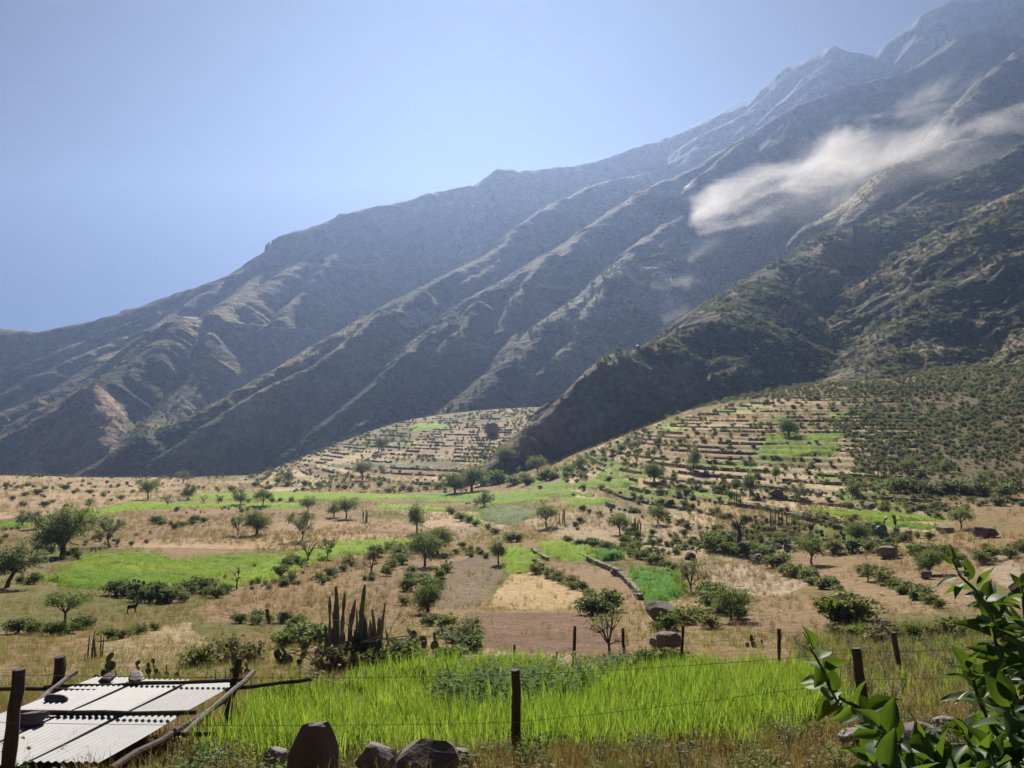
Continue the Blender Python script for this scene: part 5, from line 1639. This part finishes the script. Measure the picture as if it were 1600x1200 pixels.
pole('rafter', (-4.60, 12.9, -4.60), (-4.62, 9.1, -4.06), .045, .045, 10)
pole('rafter', (-5.9, 12.9, -4.60), (-5.9, 9.1, -4.06), .045, .045, 11)
pole('rafter', (-7.1, 12.9, -4.60), (-7.1, 9.1, -4.06), .045, .045, 12)
pole('corner_post', (-5.0, 9.2, -4.1), (-5.0, 9.2, -5.5), .06, .06, 13)
pole('corner_post', (-7.05, 9.2, -4.1), (-7.05, 9.2, -5.5), .06, .06, 14)
pole('ground_rail', at(262, 1147, 10.9), at(335, 1147, 10.9), .03, .03, 15)
for ch in [o for o in COL.objects if o.parent is pen]: ch.location = ch.location - pen.location
tag(pen, 'low animal pen roofed with pale corrugated tin sheets at lower left', 'shed')
for i, (x, y, w, d, h, lb) in enumerate([(-6.85, 11.85, .36, .22, .14, 'flat stone on the tin roof near its left post'), (-6.45, 10.55, .44, .30, .20, 'largest dark stone on the middle of the tin roof'),
                                         (-6.75, 13.1, .30, .24, .13, 'left stone holding down the far edge of the tin roof'), (-6.30, 13.15, .42, .26, .13, 'pale slab holding down the far edge of the tin roof')]):
    me = rock_mesh('stone', 160 + i, (w, d, h), M_ROCKD if i < 3 else M_ROCK, 3, 10)
    o = link(bpy.data.objects.new('stone', me)); o.location = (x, y, roof_pt(x, y)[2] + .03 + (.06 if y > 12.8 else 0)); o.rotation_euler = (-.13, 0, i * .7)
    tag(o, lb, 'stone', 'stones weighing down the tin roof')

# ------------------------------------------------------------------ maize
def maize(u, v, hpx, label, seed):
    r = np.random.default_rng(seed)
    x, y, z = hit(u, v); h = hpx / F_PX * y
    root = empty('maize_plant', (x, y, z - .02)); tag(root, label, 'maize', 'maize plants at the edge of the barley plot')
    b = MB(); b.tube([(0, 0, -.05), (r.normal() * .02, 0, h * .5), (r.normal() * .03, 0, h)], [.018, .015, .006], 6); stalk = b.build('stalk', M_MAIZE, root)
    for i in range(7):
        t = i * 2.6 + r.uniform(-.5, .5); z0 = h * (.15 + .11 * i); L = h * r.uniform(.4, .6)
        d = np.array((math.cos(t), math.sin(t), 0)); s = np.array((-d[1], d[0], 0))
        V = []
        for k in range(7):
            q = k / 6
            c = d * L * (q * .85) + np.array((0, 0, z0 + L * (.75 * q - 1.05 * q * q)))
            w = .035 * math.sin(math.pi * min(.97, q * .9 + .1))
            V += [c - s * w + np.array((0, 0, .012)), c, c + s * w + np.array((0, 0, .012))]
        F = [(3 * k + j, 3 * k + j + 1, 3 * k + j + 4, 3 * k + j + 3) for k in range(6) for j in range(2)]
        bb = MB(); bb.add(V, F); bb.build('leaf', M_MAIZE, stalk, True)
for words, lst in (('light green maize plant beside the rail of the tin-roofed pen', [(395, 1098, 44), (410, 1100, 40), (424, 1096, 46), (440, 1098, 50), (455, 1100, 48), (470, 1095, 52), (483, 1092, 50), (494, 1088, 52)]),
                   ('short maize plant at the back left corner of the barley plot', [(520, 1085, 34), (545, 1085, 30), (556, 1078, 34), (572, 1075, 30)]),
                   ('short maize plant behind the far edge of the tin roof', [(322, 1072, 26), (336, 1072, 28), (350, 1070, 26)])):
    for i, (u, v, hp) in enumerate(lst):
        maize(u, v, hp, words + ', ' + NTH[i], 800 + u)

# ------------------------------------------------------------------ brush pile, goat, blue tank
def brush_pile(u, v, wpx, hpx):
    x, y, z = hit(u, v); k = y / F_PX; w, h = wpx * k, hpx * k
    r = np.random.default_rng(9); b = MB()
    for i in range(260):
        t = r.uniform(0, 6.28); q = math.sqrt(r.uniform(0, 1)) * w * .5
        zz = h * (1 - (q / (w * .5)) ** 2) * r.uniform(.1, 1)
        p = np.array((q * math.cos(t), q * math.sin(t) * .7, zz)); d = unit(1, r)[0] * np.array((1, 1, .25)) * w * r.uniform(.08, .2)
        b.tube([tuple(p - d), tuple(p + r.normal(size=3) * .03), tuple(p + d)], [.012, .014, .005], 4)
    o = b.build('brush_pile', M_CORK); o.location = (x, y, z)
    tag(o, 'heap of cut dark brushwood behind the leaning fence post', 'brush pile')
brush_pile(1385, 994, 70, 26)

def goat():
    x, y, z = hit(203, 958)
    me = bpy.data.meshes.new('goat')
    J = [(0, 0, .50), (.22, 0, .50), (.42, 0, .53), (.52, 0, .68), (.56, 0, .80), (.68, 0, .76), (.74, 0, .73), (-.14, 0, .50), (-.22, 0, .54)]
    E = [(0, 1), (1, 2), (2, 3), (3, 4), (4, 5), (5, 6), (0, 7), (7, 8)]
    R = [.145, .15, .13, .075, .07, .055, .035, .125, .03]
    def leg(root, pts, rr):
        k = len(J); prev = root
        for p, q in zip(pts, rr):
            J.append(p); R.append(q); E.append((prev, len(J) - 1)); prev = len(J) - 1
    for s in (-1, 1):
        leg(2, [(.38, s * .09, .38), (.36, s * .09, .20), (.37, s * .09, .0)], [.06, .03, .025])
        leg(7, [(-.10, s * .09, .38), (-.19, s * .09, .21), (-.15, s * .09, .0)], [.075, .03, .025])
        leg(4, [(.53, s * .07, .84), (.51, s * .12, .82)], [.02, .012])
        leg(4, [(.54, s * .03, .90), (.48, s * .04, .96)], [.012, .006])
    me.from_pydata(J, E, [])
    o = link(bpy.data.objects.new('goat', me))
    md = o.modifiers.new('skin', 'SKIN')
    sv = me.skin_vertices[0].data
    for i, q in enumerate(R): sv[i].radius = (q, q)
    sv[0].use_root = True
    o.modifiers.new('sub', 'SUBSURF').levels = 1
    me.materials.append(rough_mat('dark_goat_hair', (.02, .017, .016), (.06, .05, .045), 12, .01))
    o.location = (x, y, gz(x, y)); o.scale = (.74,) * 3; o.rotation_euler = (0, 0, .25)
    tag(o, 'small dark goat standing in the grass below the prickly pear thicket', 'goat')
goat()

x, y, z = hit_far(997, 546, 150)
M_BLUE = rough_mat('blue_plastic', (.02, .16, .42), (.04, .24, .55), 3, .0, .4)
tk = empty('water_tank', (x, y, z)); tag(tk, 'small bright blue water tank on top of the dark knoll', 'water tank')
b = MB(); b.tube([(0, 0, -.3), (0, 0, .0), (0, 0, 1.3), (0, 0, 1.5)], [.75, .78, .78, .6], 14); tb_ = b.build('tank_body', M_BLUE, tk, True)
b = MB(); b.tube([(0, 0, 1.5), (0, 0, 1.62), (0, 0, 1.68)], [.35, .35, .2], 12); b.build('lid', M_BLUE, tb_)

# ------------------------------------------------------------------ broad-leaved shrub in the near right corner
def shrub_leaf_mesh(name, seed, fold, curl):
    b = MB(); n = 8; V = []
    r = np.random.default_rng(seed)
    for i in range(n + 1):
        q = i / n
        w = .30 * math.sin(math.pi * q ** .8) ** .9 * (1 - .25 * q) + .004
        zc = -curl * q * q
        wav = .02 * math.sin(q * 9 + seed)
        V += [(q, -w, zc + fold * w + wav), (q, -w * .5, zc + fold * w * .35), (q, 0, zc), (q, w * .5, zc + fold * w * .35), (q, w, zc + fold * w - wav)]
    F = [(5 * i + j, 5 * i + j + 1, 5 * i + j + 6, 5 * i + j + 5) for i in range(n) for j in range(4)]
    b.add(V, F)
    return b
def big_leaf_mat():
    m = NT('glossy_shrub_leaf')
    r = m.n('ShaderNodeObjectInfo').outputs['Random']
    tc = m.obj(); sep = m.n('ShaderNodeSeparateXYZ'); m.l(tc, sep.inputs[0])
    rib = m.ramp(m.math('ABSOLUTE', sep.outputs[1]), [(0.0, 1), (.03, 0)])
    vein = m.math('SINE', m.math('MULTIPLY', m.math('SUBTRACT', sep.outputs[0], m.math('MULTIPLY', m.math('ABSOLUTE', sep.outputs[1]), .9)), 55.0))
    col = m.ramp(r, [(0, (.018, .045, .012)), (.6, (.038, .082, .018)), (1, (.085, .145, .025))])
    col = m.mix(m.math('MULTIPLY', rib, .6), col, (.16, .22, .08))
    d = m.n('ShaderNodeBsdfPrincipled'); d.inputs['Roughness'].default_value = .55; d.inputs['Specular IOR Level'].default_value = .2
    bn = m.n('ShaderNodeBump'); bn.inputs['Distance'].default_value = .03; bn.inputs['Strength'].default_value = .5
    m.l(m.noise(tc, 9.0, 3, .6), bn.inputs['Height']); m.l(col, d.inputs['Base Color'])
    t = m.n('ShaderNodeBsdfTranslucent'); m.l(m.mix(.5, col, (.24, .40, .02)), t.inputs['Color'])
    mx = m.n('ShaderNodeMixShader'); mx.inputs[0].default_value = .32
    m.l(d.outputs[0], mx.inputs[1]); m.l(t.outputs[0], mx.inputs[2]); m.l(mx.outputs[0], m.out.inputs['Surface'])
    return m.m
M_BIGLEAF = big_leaf_mat()
LEAVES = [shrub_leaf_mesh('leaf', i, f, c).mesh('leaf', [M_BIGLEAF], True) for i, (f, c) in enumerate([(.35, .15), (.6, .3), (.2, .45), (.5, .05), (.8, .25)])]
M_STEM = rough_mat('shrub_stem', (.06, .075, .03), (.13, .14, .06), 14, .003)
def leafy_shrub():
    r = np.random.default_rng(77)
    base = Vector(at(1560, 1420, 3.2))
    root = empty('leafy_shrub', base); tag(root, 'leafy green shrub with large pointed leaves filling the lower right corner', 'shrub')
    BR = [  # branch polylines (u, v, Y), leaves, leaf size m
        ([(1560, 1400, 3.1), (1470, 1215, 2.9), (1400, 1150, 2.85), (1340, 1105, 2.8), (1300, 1085, 2.8), (1285, 1045, 2.8), (1265, 1010, 2.8)], 34, .125),
        ([(1600, 1350, 2.8), (1520, 1230, 2.6), (1450, 1180, 2.55), (1400, 1160, 2.5), (1370, 1140, 2.5)], 34, .135),
        ([(1660, 1300, 3.2), (1620, 1080, 3.2), (1580, 985, 3.2), (1545, 945, 3.2), (1520, 918, 3.2), (1500, 900, 3.2), (1487, 872, 3.2)], 34, .11),
        ([(1660, 1300, 3.0), (1600, 1120, 3.0), (1570, 1050, 3.0), (1555, 1000, 3.0), (1550, 960, 3.0)], 26, .13),
        ([(1640, 1340, 2.9), (1580, 1180, 2.9), (1540, 1120, 2.9), (1525, 1080, 2.9), (1515, 1045, 2.9)], 28, .13),
        ([(1700, 1300, 2.8), (1640, 1120, 2.8), (1610, 1020, 2.8), (1600, 950, 2.8), (1596, 915, 2.8)], 26, .12),
        ([(1620, 1360, 2.6), (1560, 1230, 2.6), (1530, 1180, 2.6), (1505, 1150, 2.6)], 26, .13),
        ([(1580, 1380, 2.4), (1520, 1270, 2.4), (1480, 1220, 2.4), (1450, 1195, 2.4)], 26, .13),
        ([(1680, 1320, 2.5), (1620, 1200, 2.5), (1590, 1140, 2.5), (1580, 1100, 2.5)], 24, .13),
        ([(1500, 1380, 2.3), (1420, 1260, 2.3), (1390, 1215, 2.3), (1360, 1190, 2.3)], 22, .12),
        ([(1640, 1400, 2.3), (1590, 1270, 2.3), (1560, 1215, 2.3), (1550, 1180, 2.3)], 22, .12),
    ]
    for pts, n, L in BR:
        n = int(n * 2.1)
        P = [Vector(at(*p)) for p in pts]
        b = MB(); b.tube([p - base for p in P], [.013 - .010 * i / (len(P) - 1) for i in range(len(P))], 6); stem = b.build('stem', M_STEM, root, True)
        cum = [0]
        for a, c in zip(P[:-1], P[1:]): cum.append(cum[-1] + (c - a).length)
        for i in range(n):
            q = (i + .6) / n; q = .12 + .88 * q
            s = q * cum[-1]
            j = max(0, min(len(P) - 2, int(np.searchsorted(cum, s)) - 1))
            t = (s - cum[j]) / max(1e-6, cum[j + 1] - cum[j])
            p = P[j].lerp(P[j + 1], t); d = (P[j + 1] - P[j]).normalized()
            ang = i * 2.4 + r.uniform(-.4, .4)
            side = d.cross(Vector((0, 1, .3))).normalized(); up2 = d.cross(side)
            out = side * math.cos(ang) + up2 * math.sin(ang)
            tip = i >= n - 3
            ld = (d * (1.2 if tip else r.uniform(.15, .7)) + out * (.4 if tip else 1.0) + Vector((0, 0, r.uniform(-.55, .25)))).normalized()
            nrm = (Vector((r.normal() * .5, -.25 + r.normal() * .4, 1.0)) - ld * 0).normalized()
            y_ = nrm.cross(ld).normalized(); z_ = ld.cross(y_)
            o = link(bpy.data.objects.new('leaf', LEAVES[r.integers(len(LEAVES))]), stem)
            sc_ = L * .95 * r.uniform(.55, 1.15) * (.75 if tip else 1)
            mtx = Matrix((ld, y_, z_)).transposed().to_4x4()
            mtx.translation = p - base + ld * .012
            o.matrix_basis = mtx @ Matrix.Diagonal((sc_, sc_, sc_, 1))
    return root
leafy_shrub()

# broken plank at the right edge
b = MB(); p = Vector(at(1588, 925, 5.0)); q = Vector(at(1660, 880, 5.0))
pp = empty('broken_plank', p); pole('plank_end', (0, 0, 0), q - p, .055, .06, 3, None, pp); pole('upright', Vector(at(1612, 880, 5.05)) - p, Vector(at(1625, 1150, 5.05)) - p, .05, .055, 4, None, pp)
tag(pp, 'broken dark wooden post end sticking in at the right edge', 'post')

# ------------------------------------------------------------------ dust blown up by the landslide
def dust(name, A, B, rad0, rad1, dens, label, seed, noise_scale=.02, fall=1.0, thr=.42):
    A, B = Vector(A), Vector(B); ax = (B - A); L = ax.length
    b = MB(); n, sides = 12, 14
    V, F = [], []
    for i in range(n + 1):
        q = i / n; rr = (rad0 + (rad1 - rad0) * q) * (1.0 if 0 < i < n else .25)
        for k in range(sides):
            t = 2 * math.pi * k / sides; V.append((q * L, rr * math.cos(t), rr * math.sin(t)))
    for i in range(n):
        for k in range(sides):
            k2 = (k + 1) % sides; F.append((i * sides + k, i * sides + k2, (i + 1) * sides + k2, (i + 1) * sides + k))
    F.append(tuple(reversed(range(sides)))); F.append(tuple(range(n * sides, (n + 1) * sides)))
    b.add(V, F)
    m = NT(name + '_volume')
    oc = m.obj(); sep = m.n('ShaderNodeSeparateXYZ'); m.l(oc, sep.inputs[0])
    s = m.math('DIVIDE', sep.outputs[0], L)
    r2 = m.math('ADD', m.math('MULTIPLY', sep.outputs[1], sep.outputs[1]), m.math('MULTIPLY', sep.outputs[2], sep.outputs[2]))
    rr = m.math('ADD', m.math('MULTIPLY', s, rad1 - rad0), rad0)
    q = m.math('DIVIDE', m.math('SQRT', r2), rr)
    endf = m.math('MULTIPLY', m.ramp(s, [(0, 0), (.06, 1)]), m.ramp(s, [(.55, 1), (1, 0)]))
    body = m.math('MULTIPLY', m.math('SUBTRACT', 1.0, q), endf)
    mp = m.n('ShaderNodeMapping'); mp.inputs['Location'].default_value = (seed * 31.7, seed * 11, 0); mp.inputs['Scale'].default_value = (.5, 1, 1.15); m.l(oc, mp.inputs['Vector'])
    nz = m.n('ShaderNodeTexNoise'); nz.inputs['Scale'].default_value = noise_scale; nz.inputs['Detail'].default_value = 8; nz.inputs['Roughness'].default_value = .66; nz.inputs['Distortion'].default_value = .5
    m.l(mp.outputs[0], nz.inputs['Vector'])
    f = m.math('SUBTRACT', m.math('ADD', m.math('MULTIPLY', body, .5), nz.outputs['Fac']), thr + .33)
    f = m.math('MINIMUM', m.math('MAXIMUM', m.math('MULTIPLY', f, 2.4), 0.0), 1.0)
    f = m.math('MULTIPLY', f, m.ramp(body, [(0.0, 0), (.12, 1)]))
    D = m.ramp(s, [(0, 1.0), (.3, .55), (.55, fall * .4), (1, fall * .18)])
    de = m.math('MULTIPLY', m.math('MULTIPLY', f, D), dens)
    pv = m.n('ShaderNodeVolumePrincipled'); pv.inputs['Color'].default_value = (.95, .91, .88, 1); pv.inputs['Anisotropy'].default_value = .35
    m.l(de, pv.inputs['Density']); m.l(pv.outputs[0], m.out.inputs['Volume'])
    m.m.cycles.volume_step_rate = .35
    o = b.build(name, m.m)
    o.location = A; o.rotation_mode = 'QUATERNION'; o.rotation_quaternion = ax.to_track_quat('X', 'Z')
    tag(o, label, None, None, 'stuff')
dust('dust_cloud', at(1040, 350, 690), at(1850, 80, 600), 32, 140, .09, 'large pale dust cloud drifting off the landslide', 1, .03, .8, .52)
dust('dust_cloud', at(1120, 330, 650), at(1800, 190, 590), 40, 120, .007, 'thin dust veil spreading right below the large cloud', 4, .02, 2.2, .42)
dust('dust_cloud', at(1010, 445, 600), at(1130, 430, 600), 10, 26, .05, 'small dust puff low on the landslide scar', 2, .07, 1.2, .49)
dust('dust_cloud', at(1070, 410, 620), at(1170, 340, 610), 9, 24, .035, 'faint dust wisp under the big cloud', 3, .06, 1.2, .49)
dust('dust_cloud', at(1030, 500, 580), at(1110, 475, 580), 9, 20, .03, 'lowest dust wisp over the scree below the road', 5, .07, 1.2, .49)
